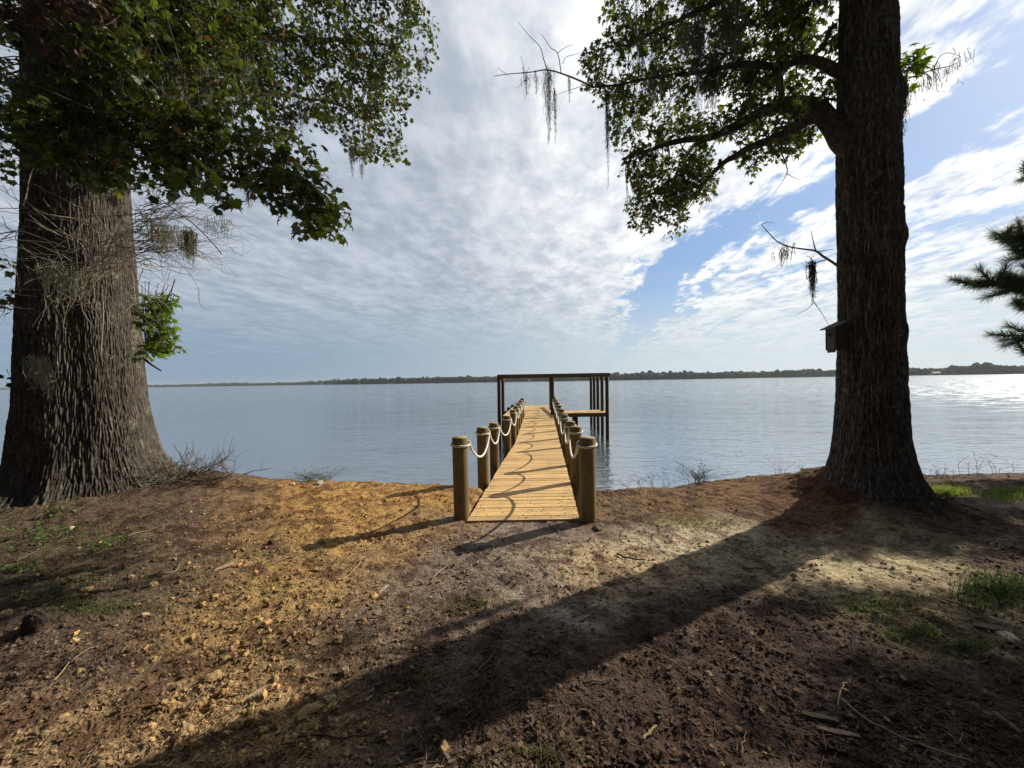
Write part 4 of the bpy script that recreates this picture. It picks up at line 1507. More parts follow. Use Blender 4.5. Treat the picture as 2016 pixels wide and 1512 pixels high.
def tangle():
    mb = MB()
    for k in range(78):
        a = np.array([rng.uniform(100, 290), rng.normal(505, 36)])
        Y = 4.28 + rng.normal(0, 0.10)
        p0 = P(a[0], a[1], Y)
        ang = rng.normal(0.15, 0.55) + (math.pi if rng.random() < 0.35 else 0)
        d = np.array([math.cos(ang), rng.normal(0, 0.25), math.sin(ang)])
        twig_tree(mb, p0, d, rng.uniform(0.35, 0.9), rng.uniform(0.003, 0.006), 1, np.array(PALE) * rng.uniform(0.6, 1.25), 0.7)
    for k in range(42):   # sprays reaching right over the water
        p0 = P(rng.uniform(250, 290), rng.uniform(400, 510), 4.35 + rng.normal(0, 0.08))
        d = np.array([1, rng.normal(0, 0.2), rng.normal(0.05, 0.35)])
        twig_tree(mb, p0, d, rng.uniform(0.4, 0.85), 0.0045, 2, np.array((0.22, 0.18, 0.15)) * rng.uniform(0.6, 1.3), 0.5)
    for k in range(12):
        p0 = P(rng.uniform(30, 90), rng.uniform(380, 620), 4.4)
        d = np.array([-1, 0.1, rng.normal(0, 0.5)])
        twig_tree(mb, p0, d, rng.uniform(0.4, 0.9), 0.005, 2, np.array((0.2, 0.16, 0.13)), 0.5)
    for pl in ([(75, 315), (60, 345), (52, 385), (45, 405)], [(0, 460), (40, 455), (80, 468), (125, 485)], [(85, 390), (95, 405), (110, 420)], [(200, 560), (203, 620), (198, 700)], [(320, 395), (380, 440), (420, 480), (436, 500)]):
        mb.tube(curve([P(a, b_, 4.1) for a, b_ in pl], 16), 0.006, 5, col=PALE)
    o = mb.build('twig_tangle', M_twig)
    tag(o, 'tangle of pale dry twigs and vines caught on the left tree trunk', 'dry twigs')


tangle()


# ------------------------------------------------------------------ spanish moss
def moss(px, py, Y, wpx, len_m, n_, label, col=(0.17, 0.17, 0.13), r=0.0022, dens=1.0, name_='spanish_moss', dark=1.0, tilt=0.0):
    mb = MB()
    wm = wpx / 727 * Y
    n_ = int(n_ * 1.5)
    r = r * 1.15
    for k in range(n_):
        u = rng.normal(0, 0.5)
        u = max(-1, min(1, u))
        p0 = P(px, py, Y) + np.array([u * wm / 2, rng.normal(0, wm * 0.3), rng.normal(0, 0.03) - abs(rng.normal(0, 0.12)) * min(1, wm) - 0.10 * min(1, wm) * u * u])
        L = len_m * (1 - 0.5 * abs(u)) * rng.uniform(0.35, 1.0)
        m_ = max(5, int(L / 0.035))
        t = np.linspace(0, 1, m_)
        s1, s2 = rng.uniform(0, 50, 2)
        conv = 1 - 0.6 * t * (L / len_m)
        X = p0[0] + (-(p0[0] - P(px, py, Y)[0])) * (1 - conv) + 0.05 * (vnoise(t * L * 12 + s1, 0.5, 0.3) - 0.5) + tilt * t * L
        Yy = p0[1] + 0.05 * (vnoise(t * L * 12 + s2, 1.5, 0.3) - 0.5)
        Z = p0[2] - t * L
        c = np.array(col) * rng.uniform(0.5, 1.35) * dark
        mb.tube(np.stack([X, Yy, Z], 1), np.linspace(r, r * 0.6, m_), 3, col=c, cap=False)
        # curls
        for q_ in range(int(m_ * 0.5 * dens)):
            i = rng.integers(0, m_)
            b_ = np.array([X[i], Yy[i], Z[i]])
            e = rng.normal(0, 0.022, 3)
            mb.tube([b_, b_ + e * 0.6 + [0, 0, -0.01], b_ + e + [0, 0, -0.035]], r * 0.7, 3, col=c, cap=False)
    o = mb.build(name_, M_moss)
    tag(o, label, 'moss', 'Spanish moss hanging from the trees')


GM = (0.20, 0.195, 0.15)
DM = (0.085, 0.078, 0.062)
moss(1079, 138, 6.7, 26, 1.35, 30, 'longest dark moss string on the bare twigs, hanging from their fork', DM)
moss(1092, 178, 6.55, 8, 1.15, 9, 'lone thread of moss dangling from the bare twig nearest the leaves', DM)
moss(1036, 140, 6.8, 22, 0.5, 16, 'short ragged moss at the outer end of the bare twig', DM)
moss(1056, 145, 6.75, 14, 0.45, 10, 'short wispy moss between the end and the middle of the bare twig', DM)
moss(1195, 185, 6.4, 10, 1.62, 22, 'long narrow dark moss string hanging below the left edge of the right tree', DM)
moss(1121, 150, 6.6, 6, 0.6, 6, 'short thin thread of moss on bare twig near the leaves', DM)
moss(1375, 40, 5.2, 30, 1.3, 60, 'long dark beard of moss in the middle of the right tree crown', GM, dark=0.6)
moss(1435, 10, 5.0, 50, 0.95, 90, 'broad brown grey curtain of moss high in the right crown', GM, dark=0.9)
moss(1350, 60, 5.3, 40, 0.6, 50, 'pale wide moss tuft left of the dark beard in the right crown', GM)
moss(1480, 130, 4.9, 26, 0.75, 40, 'moss tuft below the upper limb of the right tree', GM, dark=0.7)
moss(1530, 110, 4.8, 16, 0.75, 36, 'pale moss on the upright stem near the right trunk', GM)
moss(1285, 130, 6.0, 34, 0.8, 40, 'grey moss hanging among leaves on the far side of the right crown', GM, dark=0.8)
moss(1340, 325, 5.7, 20, 0.9, 30, 'moss hanging through the lowest leaves of the right crown', GM, dark=0.9)
moss(1545, 485, 4.55, 36, 0.20, 30, 'small moss fringe on the tip of the bare branch above the birdhouse', DM)
moss(1599, 518, 4.45, 13, 0.50, 45, 'thick shaggy moss rope hanging left of the trunk above the birdhouse', DM)
moss(1778, 165, 4.15, 16, 0.60, 40, 'dark moss clinging to the right side of the birdhouse tree', DM)
moss(1850, 130, 4.15, 70, 0.20, 40, 'light moss fringe on the thin twig right of the birdhouse tree', (0.16, 0.14, 0.09))
moss(340, 120, 4.6, 40, 0.75, 80, 'large pale moss clump right of the left trunk near the top', GM)
moss(405, 135, 4.5, 22, 0.60, 50, 'second pale moss clump hanging right beside the large one', GM)
moss(470, 110, 5.6, 50, 0.8, 60, 'dull grey moss curtain at the middle of the left crown, lower one', GM, dark=0.75)
moss(255, 165, 4.2, 44, 0.5, 60, 'pale moss over dark leaves right beside the upper left trunk', GM, dark=0.9)
moss(590, 190, 6.9, 40, 0.7, 40, 'grey moss below the inner limb of the left crown', GM, dark=0.7)
moss(1400, 120, 5.2, 30, 0.9, 60, 'long brown grey moss beard between both big limbs of the right tree', GM, dark=0.65)
moss(1262, 60, 6.1, 24, 0.9, 40, 'dull moss beard near the left edge of the right crown', GM, dark=0.7)
moss(200, 0, 4.2, 60, 0.5, 50, 'moss hanging in front of the left trunk at the very top', GM, dark=0.7)
moss(535, 60, 6.8, 40, 0.75, 50, 'grey moss hanging deep inside the left crown', GM, dark=0.7)
moss(610, 40, 7.4, 60, 1.0, 50, 'dull moss veil in the middle of the left crown', GM, dark=0.6)
moss(693, 290, 7.8, 14, 0.65, 30, 'slim moss streak below the lowest left crown tip, longer left one', (0.13, 0.12, 0.10))
moss(712, 320, 7.8, 8, 0.40, 12, 'slim short moss thread beside the longer one under the left crown', (0.13, 0.12, 0.10))
moss(487, 355, 4.1, 14, 0.32, 24, 'small moss tuft under the low leafy branch of the left tree', GM)
moss(372, 455, 4.3, 26, 0.40, 80, 'shaggy olive moss tuft at the end of the dry twigs', (0.20, 0.19, 0.12))
moss(320, 440, 4.3, 60, 0.30, 90, 'olive moss tangled in dry twigs beside the left trunk', (0.20, 0.19, 0.12))
moss(130, 520, 4.15, 80, 0.42, 95, 'pale grey green moss draped across the front of the left trunk', (0.26, 0.26, 0.19))
moss(70, 705, 4.2, 34, 0.45, 80, 'long slanting moss streak low on the left side of the left trunk', (0.20, 0.20, 0.15), tilt=0.35)
moss(430, 430, 4.2, 40, 0.22, 26, 'thin moss threads on the outermost dry twigs over the water', GM, dark=0.8)

# ------------------------------------------------------------------ pine
def pine():
    tw_ = MB()
    P_, D__, S_, C__, W_ = [], [], [], [], []

    def tuft(p0, d, n_, ln):
        d = unit(d)
        dd = unit(d * 0.75 + rng.normal(0, 0.55, (n_, 3)))
        st = p0 + d * rng.uniform(-0.14, 0.04, (n_, 1))
        P_.append(st)
        D__.append(dd)
        S_.append(ln * rng.uniform(0.7, 1.1, n_))
        W_.append(np.full(n_, 0.0017 if n_ > 100 else 0.0045))
        C__.append(np.array([0.070, 0.105, 0.045]) * rng.uniform(0.6, 1.5, (n_, 1)))

    def branch(p0, p1, r, tips, spread, nt=210, tmin=0.35):
        c = curve([p0, (p0 + p1) / 2 + np.array([0, 0, 0.12]), p1], 14)
        tw_.tube(c, np.linspace(r, r * 0.3, len(c)), 6, col=(0.12, 0.09, 0.07))
        for k in range(tips):
            t = rng.uniform(tmin, 1.0) if k else 1.0
            b_ = c[int(t * (len(c) - 1))]
            d = unit(unit(p1 - p0) * 0.8 + rng.normal(0, 0.5, 3) + np.array([0, 0, 0.25]))
            L = spread * rng.uniform(0.5, 1.0)
            e = b_ + d * L
            tw_.tube(curve([b_, (b_ + e) / 2 - [0, 0, 0.03], e], 6), 0.006, 4, col=(0.14, 0.10, 0.07), cap=False)
            tuft(e, d, nt, 0.19)
            tuft(b_ + d * L * 0.5, d, nt // 2 + 1, 0.16)
    # branches seen in the picture
    for (px, py, Y, py0, tips, spd) in ((1955, 470, 6.4, 520, 16, 0.36), (1990, 500, 6.3, 520, 12, 0.36), (1900, 560, 6.3, 560, 12, 0.38), (1975, 570, 6.2, 580, 14, 0.36), (1998, 560, 6.3, 600, 14, 0.4), (2000, 340, 6.6, 380, 5, 0.2), (1985, 660, 6.4, 660, 11, 0.36), (1998, 610, 6.2, 640, 8, 0.3), (2006, 700, 6.5, 700, 9, 0.3)):
        branch(P(2480, py0 + 30, 5.8), P(px + 18, py, Y), 0.035, tips + 5, spd, 190, 0.80)
    # the rest of the crown, outside the picture
    for k in range(120):
        z_ = rng.uniform(2.2, 11.0)
        a = rng.uniform(0, 2 * math.pi)
        L = (1.72 - 0.08 * (z_ - 2)) * rng.uniform(0.6, 1.0)
        p0 = np.array([11.9, 5.7, z_])
        p1 = p0 + np.array([math.cos(a) * L, math.sin(a) * L, rng.uniform(0.0, 0.6)])
        e = p1 - np.array([0, 0, CAMZ])
        if e[0] / e[1] < 1.47 and e[2] / e[1] < 1.1:
            continue
        branch(p0, p1, 0.035, 20, 0.6, 60)
    p_, d, s, c = np.vstack(P_), np.vstack(D__), np.concatenate(S_), np.vstack(C__)
    b_ = unit(np.cross(d, rng.normal(0, 1, d.shape)))
    NV = np.array([[0, -1, 0], [0.5, -1, 0.03], [0.5, 1, 0.03], [0, 1, 0], [1, 0, -0.02]])
    NV[:, 2] *= 1
    n_ = len(p_)
    NF = np.array([[0, 1, 3], [1, 2, 3], [1, 4, 2]])
    V, Fx, Cc = scatter(NV, NF, p_, d * s[:, None], b_ * np.concatenate(W_)[:, None], np.cross(d, b_) * s[:, None], c)
    mesh_from('needles', V, [Fx], M_needle, False, Cc, treeP)
    tw_.build('branches', M_twig, treeP)
    print('needles', n_)


pine()

# ------------------------------------------------------------------ birdhouse
bh = empty('birdhouse', (3.82, 4.31, 1.95), 'small weathered grey wooden birdhouse with slanted roof nailed to the right tree', 'birdhouse')
bx0, bx1, by0, by1 = 3.745, 3.915, 4.245, 4.385
bz = P(1650, 688, 4.25)[2]
bt = P(1650, 645, 4.25)[2]
mb = MB()
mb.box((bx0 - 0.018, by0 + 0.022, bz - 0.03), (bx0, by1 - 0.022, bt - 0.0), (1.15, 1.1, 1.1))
fr = mb.build('front_panel', M_box, bh)
for (ya, yb) in ((by0, by0 + 0.018), (by1 - 0.018, by1)):
    mb = MB()
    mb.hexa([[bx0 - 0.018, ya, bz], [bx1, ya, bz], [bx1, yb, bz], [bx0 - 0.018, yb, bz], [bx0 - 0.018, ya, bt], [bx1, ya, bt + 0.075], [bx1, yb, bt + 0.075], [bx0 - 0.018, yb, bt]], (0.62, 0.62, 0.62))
    mb.build('side_panel', M_box, bh)
mb = MB()
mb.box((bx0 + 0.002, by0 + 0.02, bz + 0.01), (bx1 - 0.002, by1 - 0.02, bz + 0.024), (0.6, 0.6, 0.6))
mb.build('floor_panel', M_box, bh)
mb = MB()
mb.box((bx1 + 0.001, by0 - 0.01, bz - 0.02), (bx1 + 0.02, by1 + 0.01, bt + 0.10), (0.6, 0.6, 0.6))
mb.build('back_panel', M_box, bh)
mb = MB()
x0_, x1_ = bx0 - 0.055, bx1 + 0.0
s_ = 0.075 / (bx1 - bx0)
zr = lambda x: bt + 0.004 + (x - bx0 + 0.018) * s_
mb.hexa([[x0_, by0 - 0.03, zr(x0_)], [x1_, by0 - 0.03, zr(x1_)], [x1_, by1 + 0.03, zr(x1_)], [x0_, by1 + 0.03, zr(x0_)], [x0_, by0 - 0.03, zr(x0_) + 0.017], [x1_, by0 - 0.03, zr(x1_) + 0.017], [x1_, by1 + 0.03, zr(x1_) + 0.017], [x0_, by1 + 0.03, zr(x0_) + 0.017]], (0.95, 0.95, 0.95))
mb.build('roof', M_box, bh)
mb = MB()
hy, hz = (by0 + by1) / 2, bt - 0.075
a = np.arange(20) * 2 * np.pi / 20
xf = bx0 - 0.0195
V = np.vstack([np.stack([np.full(20, xf), hy + 0.021 * np.cos(a), hz + 0.021 * np.sin(a)], 1), [[xf, hy, hz]]])
mb.raw(V, F3=[[20, i, (i + 1) % 20] for i in range(20)], col=(0.02, 0.02, 0.02))
mb.build('entrance_hole', M_box, bh)
mb = MB()
V = []
for (r, xo) in ((0.021, 0), (0.023, 0.006), (0.034, 0.006), (0.036, 0)):
    V.append(np.stack([np.full(20, bx0 - 0.019 - xo), hy + r * np.cos(a), hz + r * np.sin(a)], 1))
V = np.vstack(V)
i = np.arange(3)[:, None] * 20
j = np.arange(20)[None]
mb.raw(V, F4=np.stack([i + j, i + (j + 1) % 20, i + 20 + (j + 1) % 20, i + 20 + j], -1).reshape(-1, 4), col=(1.1, 1.0, 1.0))
mb.build('hole_ring', M_box, bh)

# ------------------------------------------------------------------ grass and weeds
def gpoint(px, py):
    """ground point seen at that photo position"""
    Y = 3.0
    for _ in range(12):
        p_ = P(px, py, Y)
        z_ = float(ground_z(p_[0], p_[1], False))
        hor = P(px, py, 1.0)[2] - CAMZ
        Y = max(1.0, min(6.2, (z_ - CAMZ) / hor))
    p_ = P(px, py, Y)
    return np.array([p_[0], p_[1], float(ground_z(p_[0], p_[1]))])


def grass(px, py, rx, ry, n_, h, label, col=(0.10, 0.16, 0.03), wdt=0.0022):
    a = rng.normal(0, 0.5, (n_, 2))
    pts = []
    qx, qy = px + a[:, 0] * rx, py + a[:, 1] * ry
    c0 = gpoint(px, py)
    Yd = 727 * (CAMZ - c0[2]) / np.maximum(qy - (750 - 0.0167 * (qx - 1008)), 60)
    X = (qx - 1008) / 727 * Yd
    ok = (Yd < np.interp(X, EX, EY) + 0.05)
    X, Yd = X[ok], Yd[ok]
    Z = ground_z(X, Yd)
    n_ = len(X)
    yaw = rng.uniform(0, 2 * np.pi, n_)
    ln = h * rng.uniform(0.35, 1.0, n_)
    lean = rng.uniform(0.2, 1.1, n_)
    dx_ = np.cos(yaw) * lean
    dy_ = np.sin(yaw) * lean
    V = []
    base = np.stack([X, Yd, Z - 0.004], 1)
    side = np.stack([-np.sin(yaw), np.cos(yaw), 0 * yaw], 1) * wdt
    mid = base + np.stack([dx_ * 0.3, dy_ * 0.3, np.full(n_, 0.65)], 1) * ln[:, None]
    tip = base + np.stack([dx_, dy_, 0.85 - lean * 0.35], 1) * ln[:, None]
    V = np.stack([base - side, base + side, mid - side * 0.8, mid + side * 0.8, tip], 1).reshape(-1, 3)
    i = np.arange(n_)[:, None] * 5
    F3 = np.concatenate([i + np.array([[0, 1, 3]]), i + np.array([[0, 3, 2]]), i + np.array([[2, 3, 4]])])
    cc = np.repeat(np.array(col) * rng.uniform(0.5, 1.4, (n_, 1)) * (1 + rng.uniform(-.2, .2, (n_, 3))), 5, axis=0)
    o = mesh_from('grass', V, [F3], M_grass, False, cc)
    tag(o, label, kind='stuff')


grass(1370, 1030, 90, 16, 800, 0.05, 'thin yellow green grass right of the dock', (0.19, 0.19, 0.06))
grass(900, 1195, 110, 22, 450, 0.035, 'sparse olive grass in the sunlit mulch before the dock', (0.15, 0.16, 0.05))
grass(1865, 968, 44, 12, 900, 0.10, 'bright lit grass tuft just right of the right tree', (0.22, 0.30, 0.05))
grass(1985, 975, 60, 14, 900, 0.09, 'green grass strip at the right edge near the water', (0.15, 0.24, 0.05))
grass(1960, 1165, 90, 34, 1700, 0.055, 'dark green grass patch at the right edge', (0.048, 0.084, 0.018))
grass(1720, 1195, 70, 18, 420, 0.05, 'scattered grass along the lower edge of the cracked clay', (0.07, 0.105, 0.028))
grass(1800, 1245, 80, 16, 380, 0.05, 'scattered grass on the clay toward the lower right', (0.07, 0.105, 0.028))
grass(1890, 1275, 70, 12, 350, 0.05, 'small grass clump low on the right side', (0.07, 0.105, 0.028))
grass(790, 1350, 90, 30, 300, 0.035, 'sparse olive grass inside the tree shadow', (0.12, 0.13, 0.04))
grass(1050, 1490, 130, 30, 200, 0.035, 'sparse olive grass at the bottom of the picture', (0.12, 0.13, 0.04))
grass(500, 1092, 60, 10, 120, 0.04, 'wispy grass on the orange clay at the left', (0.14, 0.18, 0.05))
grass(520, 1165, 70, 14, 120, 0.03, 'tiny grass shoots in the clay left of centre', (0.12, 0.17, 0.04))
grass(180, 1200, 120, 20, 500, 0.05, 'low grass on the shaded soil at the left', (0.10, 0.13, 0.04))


def weed(px, py, n_, h, spread, label, col=(0.09, 0.16, 0.035), leaf=0.035, nm='weed'):
    c0 = gpoint(px, py)
    cw = Crown()
    for k in range(n_):
        b_ = c0 + np.array([rng.normal(0, spread), rng.normal(0, spread * 0.6), 0])
        b_[2] = float(ground_z(b_[0], b_[1])) - 0.005
        d = unit(np.array([rng.normal(0, 0.5), rng.normal(0, 0.5), 1.0]))
        cw.sprig(b_, d, h * rng.uniform(0.5, 1.0), 8, leaf, lambda m__: np.array(col) * rng.uniform(0.6, 1.5, (m__, 1)))
    e = empty(nm, tuple(c0), label, 'weed')
    cw.build(e, 'leaves', M_grass)
    cw.tw.build('stems', M_twig, e)


weed(75, 1060, 26, 0.14, 0.22, 'broad patch of low green weeds at the foot of the left tree')
weed(215, 1075, 16, 0.15, 0.10, 'bright green leafy weed right of the patch by the left tree', (0.12, 0.20, 0.04))
weed(110, 1015, 8, 0.17, 0.07, 'pale leafed weed against the roots of the left tree', (0.14, 0.19, 0.08), 0.05)
weed(40, 1130, 18, 0.10, 0.2, 'low dark weeds at the left edge below the tree')
weed(130, 1160, 10, 0.08, 0.15, 'thin scattered weeds lower left of the tree')
weed(1850, 985, 6, 0.18, 0.05, 'dark stalky weed beside the right tree base', (0.05, 0.06, 0.03), 0.035)


def marsh_plant(px, pyt, pyb, Y, n_, label, col, wpx=40, r=0.0030, nm='marsh_grass', leafy=False):
    mb = MB()
    z0, z1 = P(px, pyb, Y)[2], P(px, pyt, Y)[2]
    H = z1 - z0
    for k in range(n_):
        x0 = P(px, pyb, Y)[0] + rng.normal(0, wpx / 727 * Y * 0.22)
        y0_ = Y + rng.normal(0, 0.08)
        gz = float(ground_z(x0, y0_))
        ln = H * rng.uniform(0.5, 1.0)
        dd = rng.normal(0, 0.16, 2)
        top = np.array([x0 + dd[0] * 1.4, y0_ + dd[1], z0 + ln])
        b0 = np.array([x0, y0_, gz - 0.02])
        c = curve([b0, np.array([x0 + dd[0] * .3, y0_, (gz + z0 + ln) / 2]), top], 8)
        cc = np.array(col) * rng.uniform(0.6, 1.4)
        mb.tube(c, np.linspace(r, r * 0.4, len(c)), 3, col=cc, cap=False)
        for q_ in range(5):
            i = rng.integers(3, len(c))
            e = np.array([rng.normal(0, 0.04), rng.normal(0, 0.02), rng.uniform(0.01, 0.06)])
            mb.tube([c[i], c[i] + e * 0.6, c[i] + e], r * 0.6, 3, col=cc, cap=False)
    o = mb.build(nm, M_twig)
    tag(o, label, 'plant')


marsh_plant(612, 922, 955, 5.75, 26, 'wispy green marsh plant on the bank edge left of the dock, left one', (0.14, 0.20, 0.07), 26)
marsh_plant(640, 926, 955, 5.75, 22, 'wispy green marsh plant on the bank edge left of the dock, right one', (0.14, 0.20, 0.07), 26)
marsh_plant(1378, 912, 962, 5.35, 46, 'feathery green marsh plant on the bank edge between dock and right tree', (0.14, 0.20, 0.09), 46)
marsh_plant(1300, 922, 965, 5.2, 8, 'thin reddish stalks on the bank edge just right of the dock', (0.16, 0.09, 0.07), 40)
marsh_plant(1255, 938, 968, 5.1, 6, 'short bare stalks on the bank edge beside the dock posts', (0.10, 0.07, 0.05), 60)
marsh_plant(1540, 900, 950, 5.5, 4, 'two thin brown stalks standing left of the right tree base', (0.14, 0.10, 0.07), 12)
marsh_plant(1900, 888, 940, 5.5, 5, 'tall bare stalks on the bank right of the right tree', (0.07, 0.055, 0.045), 60, 0.003)
marsh_plant(1990, 895, 940, 5.6, 3, 'thin dark stalk leaning at the right edge of the bank', (0.07, 0.055, 0.045), 30, 0.003)
marsh_plant(1850, 918, 945, 5.3, 7, 'low dark twiggy stalks right behind the right tree', (0.05, 0.045, 0.035), 60, 0.0025)

# leafy sapling at the right tree
cw = Crown()
b_ = P(1585, 945, 5.2)
e = empty('sapling', tuple(b_), 'tiny backlit green sapling at the left foot of the right tree', 'sapling')
cw.sprig(b_ - np.array([0, 0, 0.15]), np.array([0, 0, 1.0]), 0.33, 12, 0.075, cols_fresh)
cw.sprig(b_ + np.array([0, 0, 0.05]), np.array([-0.3, 0, 1.0]), 0.18, 7, 0.07, cols_fresh)
cw.build(e, 'leaves')
cw.tw.build('stem', M_twig, e)

# brush pile right of the left tree
mb = MB()
bp = P(360, 935, 5.25)
for k in range(70):
    p0 = np.array([bp[0] + rng.normal(0, 0.28), bp[1] + rng.normal(0, 0.15), 0])
    p0[2] = float(ground_z(p0[0], p0[1])) + rng.uniform(0, 0.12)
    twig_tree(mb, p0, np.array([rng.normal(0.3, 0.6), rng.normal(0, 0.3), abs(rng.normal(0.2, 0.35))]), rng.uniform(0.2, 0.55), rng.uniform(0.003, 0.008), 1, np.array((0.14, 0.11, 0.08)) * rng.uniform(0.5, 1.5), 0.6)
o = mb.build('brush_pile', M_twig)
tag(o, 'brush pile of dry sticks beside the base of the left tree', 'brush pile')
cw = Crown()
e = empty('shrub', tuple(bp), 'dark leafy shrub twigs sticking up over the water beside the left tree', 'shrub')
for k in range(16):
    cw.sprig(bp + np.array([rng.normal(0, 0.15), rng.normal(0, 0.1), -0.08]), np.array([rng.normal(0.5, 0.5), 0, 0.7]), 0.42, 7, 0.03, lambda m__: np.array([0.05, 0.06, 0.03]) * rng.uniform(0.6, 1.4, (m__, 1)))
cw.build(e, 'leaves')
cw.tw.build('stems', M_twig, e)


# ------------------------------------------------------------------ individual sticks, lumps, wood pieces
def stick(pl, r, col, label, lift=0.0):
    r = r * 0.75
    col = tuple(np.array(col) * 0.8)
    g_ = [gpoint(a, b_) for a, b_ in pl]
    c = curve(g_, 10 * (len(pl) - 1))
    c[:, 2] = ground_z(c[:, 0], c[:, 1]) + r * 0.9 + lift + 0.006
    t = np.linspace(0, 1, len(c))
    c[:, :2] += 0.012 * (np.stack([vnoise(t * 7 + pl[0][0], 0.5, 1.0), vnoise(t * 7 + pl[0][1], 1.5, 2.0)], 1) - 0.5)
    k = np.array([1, 2, 3, 2, 1.]) / 9
    if len(c) > 8:
        c[2:-2, 2] = np.convolve(c[:, 2], k, 'valid') + 0.003
    mb = MB()
    mb.tube(c, np.linspace(r, r * 0.45, len(c)), 6, col=col)
    o = mb.build('stick', M_twig, None, True)
    tag(o, label, 'stick', 'sticks lying on the bank')


TANC, BRC, DKC = (0.42, 0.32, 0.20), (0.24, 0.17, 0.11), (0.09, 0.065, 0.05)
stick([(672, 1145), (705, 1120), (715, 1103), (740, 1090)], 0.007, TANC, 'pale kinked stick on the grey soil left of the dock entrance')
stick([(850, 1143), (880, 1117), (908, 1107)], 0.007, TANC, 'short pale curved stick in front of the dock entrance')
stick([(825, 1215), (842, 1195), (858, 1178)], 0.005, BRC, 'thin straight twig below the curved stick near the dock')
stick([(520, 1120), (570, 1100), (640, 1078)], 0.006, TANC, 'long straight pale stick on the orange clay left of the dock')
stick([(105, 1345), (140, 1310), (185, 1278)], 0.005, TANC, 'pale straw coloured stem on the soil at the lower left')
stick([(318, 1137), (345, 1128), (355, 1115)], 0.007, TANC, 'short pale stick left of the flat wood piece')
stick([(213, 1318), (210, 1300), (203, 1276)], 0.006, DKC, 'short dark stick standing out of soil at the lower left', 0.01)
stick([(1660, 1383), (1700, 1420), (1760, 1450), (1830, 1480), (1920, 1512)], 0.005, TANC, 'very long thin pale root running to the bottom right corner')
stick([(1250, 1271), (1310, 1300), (1380, 1345), (1430, 1375), (1475, 1405)], 0.005, BRC, 'long thin brown root across the dark mulch at the lower centre')
stick([(590, 1455), (680, 1455), (730, 1452), (775, 1445)], 0.006, DKC, 'dark thin branch in the shade at the bottom centre')
stick([(700, 1228), (735, 1224), (765, 1218)], 0.008, DKC, 'dark stick in the mulch left of the olive grass')
stick([(1150, 1345), (1175, 1343), (1205, 1340)], 0.007, BRC, 'reddish straight stick inside the tree shadow')
stick([(1215, 1095), (1240, 1102), (1272, 1108)], 0.012, DKC, 'thick dark stick on pale sand right of the dock')
stick([(1463, 1118), (1490, 1125), (1530, 1135)], 0.012, BRC, 'half buried brown stick in shaded clay before right tree')
stick([(1855, 1185), (1890, 1195), (1930, 1205)], 0.010, BRC, 'brown stick on the clay below the right grass patch')
stick([(1955, 1415), (1985, 1435), (2010, 1455)], 0.018, (0.20, 0.16, 0.12), 'thick grey brown stick at the lower right edge')
stick([(1665, 1350), (1655, 1365), (1650, 1395)], 0.006, TANC, 'forked pale twig on the dark soil right of centre')
stick([(1265, 1460), (1285, 1440), (1292, 1430)], 0.008, TANC, 'short pale stick at the bottom centre right')
stick([(1460, 1490), (1465, 1460), (1470, 1445)], 0.005, BRC, 'thin brown twig at the bottom right of centre')
stick([(268, 1022), (300, 1015), (330, 1010)], 0.007, TANC, 'pale stick near the roots of the left tree')
stick([(250, 1060), (290, 1048), (345, 1033)], 0.006, TANC, 'long pale root fibre on the litter right of the left tree')
stick([(940, 1325), (965, 1300), (985, 1270)], 0.005, BRC, 'thin bent twig in the long tree shadow')
stick([(30, 1108), (60, 1095), (90, 1080)], 0.006, BRC, 'brown stick among the weeds at the left')
stick([(370, 1400), (400, 1375), (425, 1352)], 0.006, BRC, 'brown stick on the clay crumbs at lower left')
# pieces poking from the bank edge
stick([(700, 958), (745, 950), (800, 948)], 0.008, DKC, 'dark stick along the bank edge left of the dock')


def lump(px, py, s, col, label, nm='clay_lump', sq=(1, 0.8, 0.65)):
    c0 = gpoint(px, py)
    sd = rng.uniform(0, 50)
    V = IV4 * (1 + 1.1 * (fbm(IV4[:, 0] * 1.5 + sd, IV4[:, 1] * 1.5, IV4[:, 2] * 1.5, 5, 0.62) - 0.5))[:, None]
    a = rng.uniform(0, 6.28)
    R = np.array([[math.cos(a), -math.sin(a), 0], [math.sin(a), math.cos(a), 0], [0, 0, 1]])
    V = (V * s * np.array(sq)) @ R.T + c0 + [0, 0, s * sq[2] * 0.35]
    o = mesh_from(nm, V, [IF4], M_rock, False, np.tile(np.array(col), (len(V), 1)))
    tag(o, label, 'lump', 'lumps of clay on the bank')


CLY = (0.36, 0.25, 0.125)
lump(650, 1382, 0.026, (0.42, 0.31, 0.185), 'rounded pale clay lump just above the tree shadow')
lump(610, 1405, 0.040, CLY, 'flat wide clay lump below the rounded pale one', sq=(1.3, 0.8, 0.35))
lump(470, 1432, 0.026, CLY, 'clay lump with a dark shadow at the lower left of centre')
lump(420, 1338, 0.040, CLY, 'large clay lump left of the wood block', sq=(1, .8, .4))
lump(300, 1155, 0.030, CLY, 'yellow clay lump left of centre on the brown soil')
lump(258, 1140, 0.024, CLY, 'small yellow clay lump beside the one further right')
lump(284, 1212, 0.022, (0.5, 0.37, 0.2), 'lone pale clay lump on dark soil')
lump(10, 1212, 0.040, CLY, 'clay lump at the left edge of the picture')
lump(140, 1042, 0.030, (0.5, 0.4, 0.25), 'pale clay piece between weeds and left tree')
lump(170, 1160, 0.030, CLY, 'flat clay piece below the weeds', sq=(1.2, .8, .4))
lump(365, 1448, 0.034, CLY, 'clay lump near the lower left bottom edge')
lump(575, 955, 0.05, (0.50, 0.36, 0.18), 'yellow clod on the rim of the bank left of the marsh plant')
